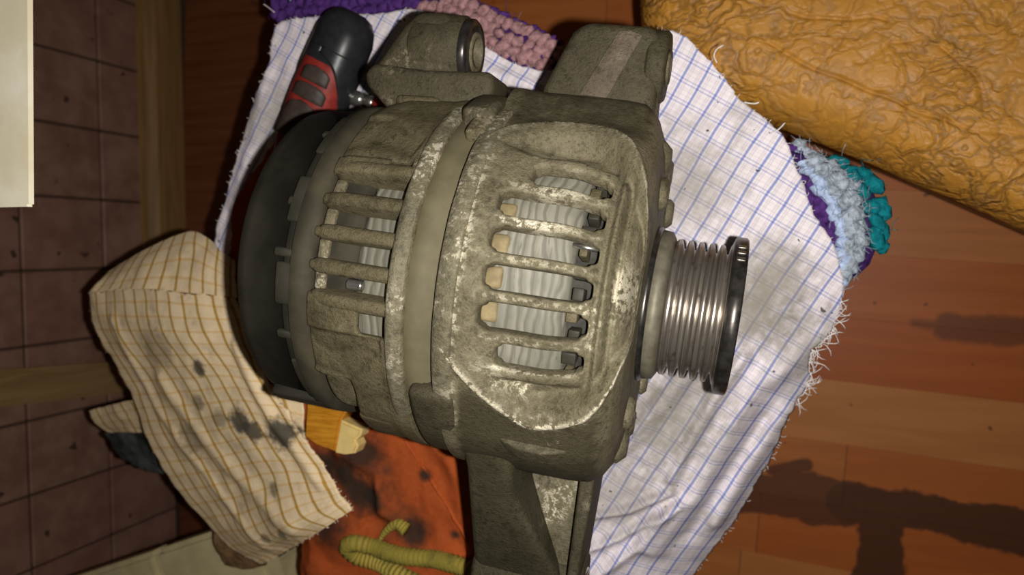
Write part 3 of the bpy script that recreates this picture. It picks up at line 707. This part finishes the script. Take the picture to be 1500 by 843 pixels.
# ------------------------------------------------------------------ wooden block and screwdriver
q = [at(x, y, .366) for x, y in ((449, 578), (502, 618), (490, 664), (448, 650))]
wb = empty('wooden_block', tuple(at(485, 620, .365))); tag(wb, 'orange varnished wooden block with pale notched end beside the black cover', 'block')
def prism(name, pts, z0, z1, mat, parent, base, bev=.0012, smooth=False):
    bm = bmesh.new(); lo = [bm.verts.new((p[0]-base[0], p[1]-base[1], z0-base[2])) for p in pts]; hi = [bm.verts.new((p[0]-base[0], p[1]-base[1], z1-base[2])) for p in pts]
    bm.faces.new(lo); bm.faces.new(hi); n = len(pts)
    for i in range(n): bm.faces.new((lo[i], lo[(i+1) % n], hi[(i+1) % n], hi[i]))
    bmesh.ops.recalc_face_normals(bm, faces=bm.faces)
    if bev: bmesh.ops.bevel(bm, geom=[e_ for e_ in bm.edges if abs(e_.verts[0].co.z-e_.verts[1].co.z) < 1e-6], offset=bev, segments=2, affect='EDGES')
    return from_bm(name, bm, mat, parent, smooth)
prism('varnished_body', [at(x, y, .377) for x, y in ((450, 572), (480, 570), (506, 605), (498, 618), (490, 662), (462, 652), (446, 640))], .3665, .377, MVARN, wb, wb.location)
prism('bare_end', [at(x, y, .3767) for x, y in ((498, 616), (530, 630), (527, 640), (520, 646), (524, 654), (519, 665), (504, 667), (490, 664))], .3668, .3767, MBARE, wb, wb.location)

sb = at(517, 26, .372); se = at(452, 182, .372); ax = se-sb; ax[2] = 0; Ls = np.linalg.norm(ax); ax /= Ls; sy = np.array([-ax[1], ax[0], 0])
sd = empty('screwdriver', tuple(sb-np.array([0, 0, .0165]))); tag(sd, 'screwdriver with red and black rubber handle beside the alternator', 'screwdriver')
def slathe(name, prof, mat, zs=.92, n=40, a0=0, a1=2*math.pi):
    V = []; Fc = []; m = len(prof); full = abs(a1-a0-2*math.pi) < 1e-6; nn = n if full else n+1
    for i in range(nn):
        a = a0+(a1-a0)*i/n
        for t, r in prof:
            V.append(sb+ax*t+sy*(r*math.cos(a))+np.array([0, 0, zs*r*math.sin(a)])-np.array(sd.location))
    for i in range(n):
        i2 = (i+1) % nn
        for j in range(m-1): Fc.append((i*m+j, i*m+j+1, i2*m+j+1, i2*m+j))
    o = mesh(name, V, Fc, mat, sd); bm = bmesh.new(); bm.from_mesh(o.data); bmesh.ops.remove_doubles(bm, verts=bm.verts, dist=1e-6); bmesh.ops.recalc_face_normals(bm, faces=bm.faces); bm.to_mesh(o.data); bm.free(); return o
HR = .0158
slathe('butt_cap', [(-.003, 0), (-.0028, .006), (-.001, .0105), (.003, .0138), (.010, HR), (.020, HR*1.02), (.026, HR), (.030, HR*.985)], MGRIP)
slathe('red_grip', [(.0225, 0), (.0225, HR*.99), (.030, HR*1.0), (.045, HR*1.02), (Ls*.95, HR*1.0), (Ls+.012, HR*.86), (Ls+.03, HR*.6), (Ls+.034, 0)], MRED)
slathe('shank', [(Ls+.03, 0), (Ls+.03, .0035), (Ls+.09, .0035), (Ls+.092, 0)], MSTEEL, 1., 16)
def grip_pad(t0, t1, half, name, mat, lift=.0007):
    V = []; Fc = []; nu, nv = 14, 12
    for i in range(nu+1):
        t = t0+(t1-t0)*i/nu; wq = half*math.sqrt(max(0.02, 1-(max(0, (t0+(t1-t0)*.45-t)/((t1-t0)*.45)))**2))
        for j in range(nv+1):
            a = math.pi/2-.12+wq*(j/nv*2-1); ed = min(1, 4*min(j/nv, 1-j/nv), 5*min(i/nu, 1-i/nu))
            r = HR*1.02+lift*ed
            V.append(sb+ax*t+sy*(r*math.cos(a))+np.array([0, 0, .92*r*math.sin(a)])-np.array(sd.location))
    for i in range(nu):
        for j in range(nv): Fc.append((i*(nv+1)+j, i*(nv+1)+j+1, (i+1)*(nv+1)+j+1, (i+1)*(nv+1)+j))
    o = mesh(name, V, Fc, mat, sd); m = o.modifiers.new('s', 'SOLIDIFY'); m.thickness = .0015; return o
# black sleeve that frames the red window of the grip
V = []; Fc = []; ts = np.linspace(.0195, Ls*.9, 40); na = 40
for t in ts:
    q_ = max(0., min(1, (t-.0235)/.030)); oL = 1.75*math.sqrt(q_); oR = 1.5*math.sqrt(q_); rr = HR*(1.025+.02*min(1, (t-.0195)/.01))
    for a_ in np.linspace(math.pi/2+oL, math.pi/2+2*math.pi-oR, na): V.append(sb+ax*t+sy*(-rr*math.cos(a_))*-1+np.array([0, 0, .92*rr*math.sin(a_)])-np.array(sd.location))
for i in range(len(ts)-1):
    for j in range(na-1): Fc.append((i*na+j, i*na+j+1, (i+1)*na+j+1, (i+1)*na+j))
o = mesh('black_sleeve', V, Fc, MGRIP, sd); m = o.modifiers.new('s', 'SOLIDIFY'); m.thickness = .0008
for t0, t1, h in ((.0300, .0385, .55), (.0395, .048, .66), (.0492, .070, .78)): grip_pad(t0, t1, h, 'grip_pad', MGRIP2)

sk = at(535, 148, .366); so = empty('steel_socket', tuple(sk-np.array([0, 0, .0085]))); tag(so, 'small shiny steel socket between the screwdriver handle and the alternator', 'socket')
for a_, b_, rad, mt in ((-.012, -.0005, .0042, MSTEEL), (-.0005, .006, .0036, MSTEEL), (.006, .012, .0042, MRED)):
    pts = [np.array([a_+(b_-a_)*t_, -.3*(a_+(b_-a_)*t_), .0085]) for t_ in (0, .08, .5, .92, 1)]
    V, Fc = tube_mesh([pts], [np.array([rad*.8, rad, rad, rad, rad*.8])], 20); mesh('socket_end' if mt is MSTEEL else 'red_sleeve', V, Fc, mt, so)

# ------------------------------------------------------------------ alternator
ORG = CAM+ray(1079, 465)*.28
yaw, pit = math.radians(-7.9), math.radians(-5)
aX = np.array([math.cos(yaw)*math.cos(pit), math.sin(yaw)*math.cos(pit), math.sin(pit)]); aY = np.array([-math.sin(yaw), math.cos(yaw), 0]); aZ = np.cross(aX, aY)
BL = np.array([-.09, 0, -.0685])           # local point that touches the cloth
base = ORG+BL[0]*aX+BL[1]*aY+BL[2]*aZ
alt = bpy.data.objects.new('alternator', None); link(alt); alt.empty_display_size = .05
alt.matrix_world = Matrix([[aX[i], aY[i], aZ[i], base[i]] for i in range(3)]+[[0, 0, 0, 1]])
tag(alt, 'dirty cast aluminium car alternator with slotted housing and ribbed pulley', 'alternator')
MM = .001
def loc(x, th, r):
    """axial mm, degrees from the top towards +y, radius mm -> local metres relative to the base"""
    t = np.radians(th); return np.stack([x*MM-BL[0]+0*t, r*np.sin(t)*MM-BL[1], r*np.cos(t)*MM-BL[2]], -1)
def shell(name, xs, ths, hole, rfun, thick, sub, mat, parent, split=None, xmap=None, wear=None):
    """housing grown in (axial, angle, height) space with slots cut out, rounded by subdivision, then rolled round the axis.
    split(x, th) -> integer array; faces with k>0 become parts of their own."""
    R0 = 66.
    bm = bmesh.new(); g = [[bm.verts.new((x, t*math.pi/180*R0, 0)) for t in ths] for x in xs]
    for i in range(len(xs)-1):
        for j in range(len(ths)-1):
            if not hole((xs[i]+xs[i+1])/2, (ths[j]+ths[j+1])/2): bm.faces.new((g[i][j], g[i+1][j], g[i+1][j+1], g[i][j+1]))
    for v in [v for v in bm.verts if not v.link_faces]: bm.verts.remove(v)
    o = from_bm(name, bm, mat, None)
    m = o.modifiers.new('s', 'SOLIDIFY'); m.thickness = thick; m.offset = -1
    m = o.modifiers.new('u', 'SUBSURF'); m.levels = sub; m.render_levels = sub
    bake(o)
    me = o.data; n = len(me.vertices); co = np.empty(n*3); me.vertices.foreach_get('co', co); co = co.reshape(-1, 3)
    th = co[:, 1]/R0*180/math.pi; X = co[:, 0]
    xx = X if xmap is None else xmap(X)
    P = loc(xx, th, rfun(X, th)+co[:, 2])
    fc = [tuple(p.vertices) for p in me.polygons]
    fx = np.array([X[list(f)].mean() for f in fc]); ft = np.array([th[list(f)].mean() for f in fc])
    lab = np.zeros(len(fc), int) if split is None else split(fx, ft)
    bpy.data.objects.remove(o)
    out = []
    for k in sorted(set(lab)):
        idx = [f for f, l in zip(fc, lab) if l == k]; used = sorted({v for f in idx for v in f}); mp = {v: i for i, v in enumerate(used)}
        ob = mesh(name if k == 0 else 'grille_bar', P[used], [[mp[v] for v in f] for f in idx], mat, parent if k == 0 else out[0])
        if wear is not None:
            at_ = ob.data.attributes.new('wear', 'FLOAT', 'POINT'); at_.data.foreach_set('value', wear(X, th, co[:, 2])[used].astype(np.float32))
        out.append(ob)
    return out
# --- front bracket.  X below is arc length along the section; xmap/rfun roll it over the shoulder on to the front face
prof_pts = np.array([(-93.4, 66.5), (-92.8, 69.0), (-90, 69.0), (-87.5, 68.6), (-80, 68.3), (-60, 68.2), (-50, 68.0), (-43, 67.2), (-38.6, 65.2), (-35.6, 61.5), (-33.8, 56), (-33.2, 51), (-32.8, 46), (-32.8, 38), (-33, 32), (-34.5, 30), (-34.5, 12)])
arc = np.concatenate([[0], np.cumsum(np.linalg.norm(np.diff(prof_pts, axis=0), axis=1))]); arc = arc-93.4
def a2x(s): return np.interp(s, arc, prof_pts[:, 0])
def a2r(s): return np.interp(s, arc, prof_pts[:, 1])
def x2a(x): return float(np.interp(x, prof_pts[:13, 0], arc[:13]))
off = x2a(-70)+70            # constant offset between arc length and x on the barrel
bars = [33.5, 22.4, 11.7, 1.1, -10.2]; slots = [39.0, 27.95, 17.05, 6.4, -4.55, -15.8]; sx0 = [-71.8, -79.8, -79.8, -79.8, -79.8, -73.6]
Dp = [(-97, 37), (-86, 53), (-74, 59), (-57, 61), (-46, 57), (-39, 48), (-34.6, 37), (-33.0, 24), (-33.0, -6), (-34.6, -15), (-39, -24), (-45, -30.5), (-60, -35.5), (-70, -31.5), (-82, -23), (-97, -8)]
Dpm = [((x2a(x) if x > -90 else x+off), t*68*math.pi/180) for x, t in Dp]
Dpm = np.vstack([catmull(Dpm, 56), [Dpm[-1]]])
def front_r(S, th):
    r = a2r(S)
    sd = poly_sdf(S, th*68*math.pi/180, Dpm)
    lefts = sstep(-92+off, -62+off, S); outer = sstep(47, 57, r)
    mid = sstep(-27, -21.5, th)*sstep(50, 45, th)
    dip = (9.0*sstep(-.3, 6.5, sd)*(1-mid)+mid*(2.2+3.6*sstep(x2a(-60), x2a(-45), S)+1.8*sstep(x2a(-47), x2a(-44), S)))*np.where(mid > .5, sstep(-86+off, -70+off, S), lefts)*outer*sstep(-.3, 6.5, sd)
    ridge = 1.5*np.exp(-((sd+.7)/1.0)**2)*sstep(-96+off, -86+off, S)*outer
    rod = 2.4*np.exp(-((S-x2a(-42.2))/1.5)**2)*sstep(3, 8, sd)
    rod = rod-1.6*np.exp(-((S-x2a(-39.6))/1.0)**2)*sstep(2, 5, sd)
    top = 6.5*np.exp(-((th-86)/15)**4)*sstep(x2a(-35), x2a(-44), S)*sstep(-95, -90, S)
    bot = 3.0*np.exp(-((th+62)/20)**4)*sstep(x2a(-35), x2a(-44), S)*sstep(-95, -90, S)
    return r-dip+ridge+rod+top+bot
def front_wear(S, th, h):
    sd = poly_sdf(S, th*68*math.pi/180, Dpm); x = S-off
    low = sstep(30, 5, th)                                          # the rim is rubbed bright below, only flecked above
    w = 1.1*np.exp(-((sd+.8)/.9)**2)*(.35+.65*low)*sstep(-92+off, -84+off, S)
    w = np.maximum(w, .75*np.exp(-((x+89)/2.6)**2)*sstep(60, 30, np.abs(th)))
    for b in bars: w = np.maximum(w, .42*np.exp(-((th-b)/1.0)**2)*sstep(-84, -76, x)*sstep(-43, -48, x))
    w = np.maximum(w, .9*np.exp(-((th+19.2)/.7)**2)*sstep(-78, -74, x)*sstep(-45, -50, x))
    plate = sstep(x2a(-41), x2a(-40), S)*sstep(x2a(-33.2), x2a(-34.2), S)
    w = np.maximum(w, .8*plate*np.exp(-((th-8)/9)**2))
    out = sstep(-1.5, -4, sd)*sstep(x2a(-36), x2a(-42), S)*sstep(-90+off, -84+off, S)
    w = w-.62*out*np.maximum(sstep(-14, -34, th), .8*sstep(46, 62, th))-.35*sstep(-96+off, -90+off, S)*sstep(40, 55, np.abs(th-8))*sstep(-84+off, -90+off, S)
    return w*(h > -1.5)
def hole_front(S, th):
    x = S-off
    for c, x0 in zip(slots, sx0):
        if abs(th-c) < 3.45 and x0 < x < -46.2:
            return not (abs(th-c) > 2.5 and (x > -48.4 or x < x0+1.6))
    return False
thv = []
for b in bars: thv += [b-1.85, b-.6, b+.6, b+1.85]
for c in slots: thv += [c-2.5, c, c+2.5]
thv += [slots[0]+3.5, slots[-1]-3.5]
thv = sorted(thv); lo_, hi_ = thv[0], thv[-1]
ths = list(np.linspace(-180, lo_-2, 52))+thv+list(np.linspace(hi_+2, 180, 48))
xs = [x+off for x in (-93.4, -92.8, -91.6, -90, -88, -85, -82, -79.9, -77.9, -75.5, -73.7, -71.9, -70.2, -67, -63, -58, -53, -50.6, -48.4, -46.1, -45, -43.6, -42.2, -40.8)]
xs = [arc[0]]+xs[1:]
xs += [s for s in np.linspace(xs[-1]+2., arc[-1], 20)]
def split_front(S, th):
    x = S-off; lab = np.zeros(len(S), int)
    for i, b in enumerate(bars):
        x0 = -79 if i not in (0, 4) else -73
        lab[(np.abs(th-b) < 2.25) & (x > x0) & (x < -47)] = i+1
    return lab
fbk = shell('front_bracket', xs, ths, hole_front, front_r, 6.0, 2, MCAST, alt, split_front, lambda S: a2x(S), front_wear)
FB = fbk[0]
def wear_all(o, v):
    a_ = o.data.attributes.new('wear', 'FLOAT', 'POINT'); a_.data.foreach_set('value', [v]*len(o.data.vertices)); return o
# --- rubbed lip of the front bracket: rough ring
def ring_part(name, prof, mat, parent, n=160, rfun=None):
    return lathe(name, [(h*MM, r*MM) for h, r in prof], n, mat, parent, 'x', tuple(-BL), rfun)
ring_part('bracket_lip', [(-94.2, 65), (-94.2, 68.9), (-93.6, 69.6), (-88.6, 69.8), (-87.9, 69.5), (-87.4, 68.2)], MLIP, FB, 200, lambda h, r, a: r+(.35*MM)*mnoise.noise(Vector((math.cos(a)*9, math.sin(a)*9, h*300))))
# --- stator band between the brackets and laminated core seen through the slots
ring_part('stator_band', [(-108, 63), (-107, 66.4), (-99.0, 66.5), (-98.6, 65.9), (-97.2, 65.8), (-96.8, 65.1), (-92, 65.0), (-91.5, 63)], MSTAT, alt)
core = ring_part('stator_core', [(-127.5, 50), (-127.5, 56.8), (-126, 57.4), (-100, 57.4), (-96, 58.4), (-70, 58.4), (-60.5, 57.8), (-54.5, 57.2), (-54.3, 50)], MCORE, alt, 120, lambda h, r, a: r+.5*MM*mnoise.noise(Vector((math.cos(a)*7, math.sin(a)*7, h*90))))
ring_part('inner_drum', [(-150, 0), (-150, 49.5), (-44, 49.5), (-43, 0)], MDARK, alt, 64)
def arc_block(name, x0, x1, t0, t1, r0, r1, mat, parent, bev=.0012, nx=1, nt=8, taper=None, seg=2):
    bm = bmesh.new(); T = np.linspace(t0, t1, nt+1); X = np.linspace(x0, x1, nx+1); g = {}
    for k, r in enumerate((r0, r1)):
        for i, x in enumerate(X):
            for j, t in enumerate(T):
                rr = r if (taper is None or k == 0) else r+taper(i/nx, j/nt)
                g[k, i, j] = bm.verts.new(loc(np.float64(x), np.float64(t), rr))
    for i in range(nx):
        for j in range(nt):
            for k in (0, 1): bm.faces.new((g[k, i, j], g[k, i+1, j], g[k, i+1, j+1], g[k, i, j+1]))
    for i in range(nx):
        for j in (0, nt): bm.faces.new((g[0, i, j], g[0, i+1, j], g[1, i+1, j], g[1, i, j]))
    for j in range(nt):
        for i in (0, nx): bm.faces.new((g[0, i, j], g[0, i, j+1], g[1, i, j+1], g[1, i, j]))
    bmesh.ops.recalc_face_normals(bm, faces=bm.faces)
    o = from_bm(name, bm, mat, parent)
    if bev: bevel(o, bev, seg, 40); bake(o); o.data.polygons.foreach_set('use_smooth', [True]*len(o.data.polygons))
    return o
for c in slots: arc_block('winding_end', -82, -75.8, c-3.6, c+3.5, 56, 59.6, MCOPPER, alt, .0012, 1, 4)
for i, c in enumerate(np.arange(-24, 50, 7.3)):     # bits of the rotor fan and winding ends in the gap in front of the core
    arc_block('fan_blade', -54 if i % 2 else -53, -49.3 if i % 3 else -50.4, c-2.4, c+1.9, 49, 55.6+1.4*math.sin(i*2.3), MBLACK2 if i % 3 else MCASTR, alt, .0004, 1, 3)
V, Fc = tube_mesh([[loc(np.float64(-55.), np.float64(20.2), 58.3), loc(np.float64(-47.), np.float64(19.8), 58.3)]], [.0009], 8); mesh('wire_lead', V, Fc, MSTEEL, alt)

# --- rear bracket
PAN = [[(-146, 37.5), (-146, 60), (-131, 60), (-113, 47.5), (-115, 37.5)], [(-146, -17.5), (-146, -34), (-127, -36), (-112.8, -21), (-113.5, -17)]]
PAN = [[(x, t*66*math.pi/180) for x, t in p] for p in PAN]
def rear_r(X, th):
    r = np.interp(X, [-143, -141.5, -138, -114, -111.5, -109.5, -105.2, -104.4], [62.5, 64.5, 65.6, 66.6, 67.2, 67.5, 67.3, 65.5])
    y = th*66*math.pi/180
    dip = 0.
    for p in PAN:
        sd = poly_sdf(X, y, p); dip = dip+1.5*sstep(-.4, 1.6, sd)+1.6*sstep(3, 12, sd)*sstep(-112, -124, X)
    flank = -2.0*(sstep(62, 74, th)*sstep(130, 100, th)+sstep(-40, -50, th)*sstep(-120, -80, th))*sstep(-141, -130, X)
    return r-dip-flank
fins = [34.0, 22.6, 12.2, 1.8, -8.2]
rs = [28.3, 17.4, 7.0, -3.2, -13.6]
def hole_rear(X, th):
    if -110 < th < -37 and X < -127.2: return True
    for c in rs:
        if abs(th-c) < 3.4 and -150 < X < -111.4: return c > -12 or X > -122
    return 34.6 < th < 38.2 and -122 < X < -114
tr_ = []
for c in rs: tr_ += [c-3.5, c-1.2, c+1.2, c+3.5]
tr_ += [34.5, 36.4, 38.3, 40.5]
tr_ = sorted(tr_)
ths_r = list(np.linspace(-180, tr_[0]-2.2, 50))+tr_+list(np.linspace(tr_[-1]+2.5, 180, 46))
xs_r = [-143, -141.6, -139.8, -136, -131, -127, -124.2, -122, -119, -116, -113.4, -112.2, -111.2, -110, -108, -106.2, -105, -104.4]
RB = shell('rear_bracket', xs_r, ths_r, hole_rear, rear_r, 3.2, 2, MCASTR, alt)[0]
ring_part('bracket_lip', [(-111.4, 65), (-111.2, 67.8), (-110.6, 68.3), (-108.3, 68.5), (-107.9, 68.1), (-105.9, 68.2), (-105.3, 67.7), (-105.1, 66)], MLIP, RB, 200, lambda h, r, a: r+(.3*MM)*mnoise.noise(Vector((math.cos(a)*9, math.sin(a)*9, h*300+4))))
def fin(c, x0, x1):
    """cooling fin: blunt rounded nose over the black cover, widening into the bracket"""
    V = []; Fc = []; nu, k = 18, 10
    for i in range(nu+1):
        u = i/nu; x = x0+(x1-x0)*u; nose = math.sqrt(max(.0, 1-(1-min(1, u/.16))**2))
        hw = 2.75*(.28+.72*nose)*(1-.10*u); top = 64.6+1.6*min(1, u/.3)+.9*u-4.6*(1-nose); bot = 57.0
        for j in range(k):
            a = math.pi*j/(k-1); yy = -hw*math.cos(a); rr = top-2.6+2.6*math.sin(a)**.7
            if j in (0, k-1): rr = bot
            V.append(loc(np.float64(x), np.float64(c+math.degrees(yy/64)*1.0), rr))
    for i in range(nu):
        for j in range(k-1): Fc.append((i*k+j, i*k+j+1, (i+1)*k+j+1, (i+1)*k+j))
    Fc.append(tuple(range(k))); Fc.append(tuple(nu*k+j for j in range(k))[::-1])
    o = mesh('fin', V, Fc, MCASTR, RB); bm = bmesh.new(); bm.from_mesh(o.data); bmesh.ops.recalc_face_normals(bm, faces=bm.faces); bm.to_mesh(o.data); bm.free(); return o
ring_part('inner_panel', [(-142.5, 54), (-142.4, 58.6), (-139, 59.0), (-128.4, 57.6), (-128.2, 54)], plain('dark_resin_panel', (.03, .027, .019), .9, 0, .35, 70, .0002, .05), RB, 140)
for c in fins: fin(c, -142.8, -109.5)
# lit inner wall pieces and screw seen between the fins
for c in rs[:4]: arc_block('slot_wall', -141.5, -137.5, c-3.3, c+3.3, 56, 60.4, MCAST, RB, .0008, 1, 3)
def screw(x, th, r, rad):
    pts = [loc(np.float64(x-2.6+.4*i), np.float64(th), r) for i in range(14)]
    rr = np.array([rad*(1 if i % 2 else .8) for i in range(14)])
    V, Fc = tube_mesh([pts], [rr], 14); return mesh('screw', V, Fc, MSTEEL, RB)
screw(-126.5, -3.2, 59.4, .0021)
# --- black rear cover
def cov_r(h, r, a):
    th = math.degrees(math.atan2(math.sin(a), math.cos(a)))
    k = 1+.018*math.exp(-((th+62)/10)**2)+.012*math.exp(-((th-70)/14)**2)
    return r*k
ring_part('rear_cover', [(-143.2, 56), (-143.4, 62.0), (-152.5, 61.8), (-153.4, 61.2), (-153.6, 60.4), (-169, 59.6), (-173, 58.2), (-175.5, 55), (-176.5, 50), (-177.5, 30), (-177.5, 0)], MBLACK, alt, 160, cov_r)
RC = [o for o in alt.children if o.name.startswith('rear_cover')][0]
ring_part('cover_band', [(-142.6, 58), (-142.8, 62.9), (-149.6, 63.0), (-150.2, 62.4), (-150.4, 60)], plain('dusty_olive_band', (.036, .031, .019), .75, 0, .3, 60, .0002, .2), RC, 160, cov_r)
for t, x0 in ((-24, -156), (4, -157), (21, -156), (50, -155.5)): arc_block('clip', x0, -149.5, t-1.5, t+1.5, 60, 62.6, MBLACK2, RC, .0009, 1, 2)
for t0, t1, x0 in ((-60, -34, -152.5), (-13, 1, -155.5), (14, 30, -154.5), (40, 62, -153.5)): arc_block('cover_step', x0, -147.5, t0, t1, 59.5, 62.7, MBLACK2, RC, .0008, 1, 8)
arc_block('foot', -170, -146, -64, -57, 57, 64.4, MBLACK, RC, .0016, 1, 4)
# light grey lug between cover and rear bracket
arc_block('lug', -140.5, -124, -60, -36.5, 54, 63.4, MCAST, RB, .003, 3, 10, lambda u, v: -3*(u-.4)**2-5*(v-.5)**2)
arc_block('lug', -128, -104, -70, -50, 60, 68.6, MCASTR, RB, .002, 3, 8)

# --- pulley
pp = [(-35.5, 8), (-35.5, 27.6), (-34.6, 28.6), (-33.2, 28.8)]
ring_part('pulley_ring', [(-34.2, 20), (-34, 29.6), (-32.2, 29.9), (-31.0, 29.4), (-30.8, 20)], MFLANGE, alt, 120)
prof = [(-33.2, 10), (-33.1, 28.0), (-32.6, 28.7), (-28.6, 28.3), (-27.8, 27.0), (-27.6, 25.2), (-26.8, 24.8)]
x = -25.2
for i in range(5):
    prof += [(x, 25.4), (x+.3, 25.9), (x+1.5, 25.9), (x+1.9, 25.4), (x+2.6, 22.6), (x+3.2, 22.6)]; x += 3.9
prof += [(x-.1, 25.8), (x+.3, 26.4)]
PU = ring_part('pulley', [(-26.4, 8), (-26.2, 24.6)]+prof[7:]+[(-4.6, 26.4), (-4.4, 8)], MPUL, alt, 160)
ring_part('collar', [(-31.2, 10), (-31.1, 28.0), (-30.8, 28.7), (-27.4, 28.3), (-26.6, 27.0), (-25.9, 25.8), (-25.8, 10)], MRUB, PU, 140)
ring_part('flange', [(-5.2, 10), (-5.2, 27.2), (-4.6, 28.9), (-3.9, 29.6), (-.7, 29.6), (0, 29.0), (0, 24), (-1, 22.5), (-1, 0)], MFLANGE, PU, 140)
for t in (48, 55, 62): arc_block('notch_tooth', -3.9, -.9, t-1.6, t+1.6, 28.6, 30.1, MPUL, PU, .0003, 1, 2)

# --- ears
def ear_prism(name, poly, z0, z1, mat, parent, bev=.003, seg=3, taper=0., slope=0., yref=0.):
    """outline in local x,y mm, extruded in local z; taper pulls the top face in"""
    P = np.array(poly, float); c = P.mean(0)
    bm = bmesh.new()
    lo = [bm.verts.new((p[0]*MM-BL[0], p[1]*MM-BL[1], z0*MM-BL[2])) for p in P]; hi = [bm.verts.new(((p[0]+(c[0]-p[0])*taper)*MM-BL[0], (p[1]+(c[1]-p[1])*taper)*MM-BL[1], (z1+slope*(p[1]-yref))*MM-BL[2])) for p in P]
    bm.faces.new(lo); bm.faces.new(hi); n = len(P)
    for i in range(n): bm.faces.new((lo[i], lo[(i+1) % n], hi[(i+1) % n], hi[i]))
    bmesh.ops.recalc_face_normals(bm, faces=bm.faces)
    o = from_bm(name, bm, mat, parent); bevel(o, bev, seg, 30); bake(o); o.data.polygons.foreach_set('use_smooth', [True]*len(o.data.polygons)); return o
def tube_x(name, x0, x1, y, z, ro, ri, mat, parent, n=48, bev=1.2):
    prof = [(x0, ri), (x0, ro-bev), (x0+bev, ro), (x1-bev, ro), (x1, ro-bev), (x1, ri)]
    return lathe(name, [(h*MM, r*MM) for h, r in prof], n, mat, parent, 'x', (-BL[0], y*MM-BL[1], z*MM-BL[2]), None, True)
# upper right ear
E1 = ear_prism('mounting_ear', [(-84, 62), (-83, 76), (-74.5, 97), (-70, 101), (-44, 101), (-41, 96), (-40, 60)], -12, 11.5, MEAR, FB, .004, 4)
ear_prism('cast_pad', [(-68.5, 74), (-58, 73.5), (-48, 97), (-53, 98.5), (-57, 98)], 10.5, 12.1, m_cast('cast_pad_rubbed', (.045, .037, .024), (.11, .086, .062), (.24, .18, .14), .5), E1, .0005, 2)
tube_x('ear_boss', -46, -38.6, 88.5, 0, 13.2, 5.2, MEAR, E1)
tube_x('bushing', -43, -37.6, 88.5, 0, 6.5, 4.4, MCAST, E1, 36, .5)
ear_prism('web', [(-50, 60), (-46.5, 84), (-40.5, 84), (-39.5, 58)], -9, 7, MCAST, E1, .002, 2)
# upper left ear (on the rear bracket) with the long bored boss
E2 = ear_prism('mounting_ear', [(-152, 69), (-154, 74), (-150.5, 78.5), (-128, 77.5), (-101.5, 79), (-100, 72), (-104, 66), (-126, 60), (-134, 56), (-141, 60), (-148, 66)], -8, 17, MEAR, RB, .0035, 4)
tube_x('ear_boss', -139, -115, 88, 3, 13.6, 6.6, MEAR, E2, 56, 3)
ear_prism('web', [(-154, 75), (-141, 95), (-136, 100.5), (-122, 101), (-118, 92), (-117, 76)], -6, 14.5, MEAR, E2, .005, 4)
tube_x('ear_rim', -119, -113.5, 88, 3, 12.6, 7.6, MFLANGE, E2, 48, 1)
tube_x('bushing', -126, -112.6, 88, 3, 7.8, 5.4, MCAST, E2, 36, .6)
ear_prism('rib', [(-137, 56), (-138.5, 67), (-121, 67.5), (-117, 62)], 8, 19.5, MCASTR, E2, .002, 2)
# lower ear
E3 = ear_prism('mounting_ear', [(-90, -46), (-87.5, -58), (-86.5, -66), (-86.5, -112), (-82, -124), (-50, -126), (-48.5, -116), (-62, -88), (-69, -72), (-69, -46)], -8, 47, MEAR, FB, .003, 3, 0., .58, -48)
ear_prism('face_plate', [(-47.5, -46), (-46.8, -112), (-46.5, -125), (-43.8, -125), (-42.8, -112), (-41, -50)], -16, 17, MEAR, E3, .002, 3)
ear_prism('scoop_floor', [(-70, -56), (-66, -100), (-48, -114), (-45, -54)], -10, 4, MCAST, E3, .001, 2)
tube_x('ear_boss', -87, -41.8, -119, -5, 14.0, 6, MEAR, E3, 56, 2)
tube_x('bushing', -46, -41, -119, -5, 7.2, 4.8, MSTEEL, E3, 36, .5)
for t0, t1, rt in ((-50, -43.5, 72.4), (-60, -50, 70.9)):
    wear_all(arc_block('rim_step', -72, -42.0, t0, t1, 60, rt, MEAR, E3, .0012, 8, 8, lambda u, v: -8*max(0, u-.45)**2/.3-2.5*max(0, .25-u)/.25), .12)
# lugs reaching back from the front bracket
arc_block('lug', -103.2, -87, -64, -29.5, 60, 70.6, MEAR, FB, .0025, 2, 10)
arc_block('lug', -104.5, -92, 58, 76, 60, 72.5, MEAR, FB, .0025, 2, 8)
arc_block('lug', -99.5, -92, 49, 58, 60, 70.4, MCASTR, FB, .002, 2, 6)
for t in (66, -56, 128, -128):     # through-bolt bosses on the front face
    a = math.radians(t); tube_x('bolt_boss', -40, -30.2, 45*math.sin(a), 45*math.cos(a), 6.0, 2.0, MCAST, FB, 36, 1.6)
for t, rr_, hh in ((-74, 54, -31.5), (-88, 56, -33), (84, 54, -32), (104, 52, -32), (-104, 52, -32)):
    a = math.radians(t); tube_x('face_lump', -44, hh, rr_*math.sin(a), rr_*math.cos(a), 7.5, .5, MCAST, FB, 32, 3)
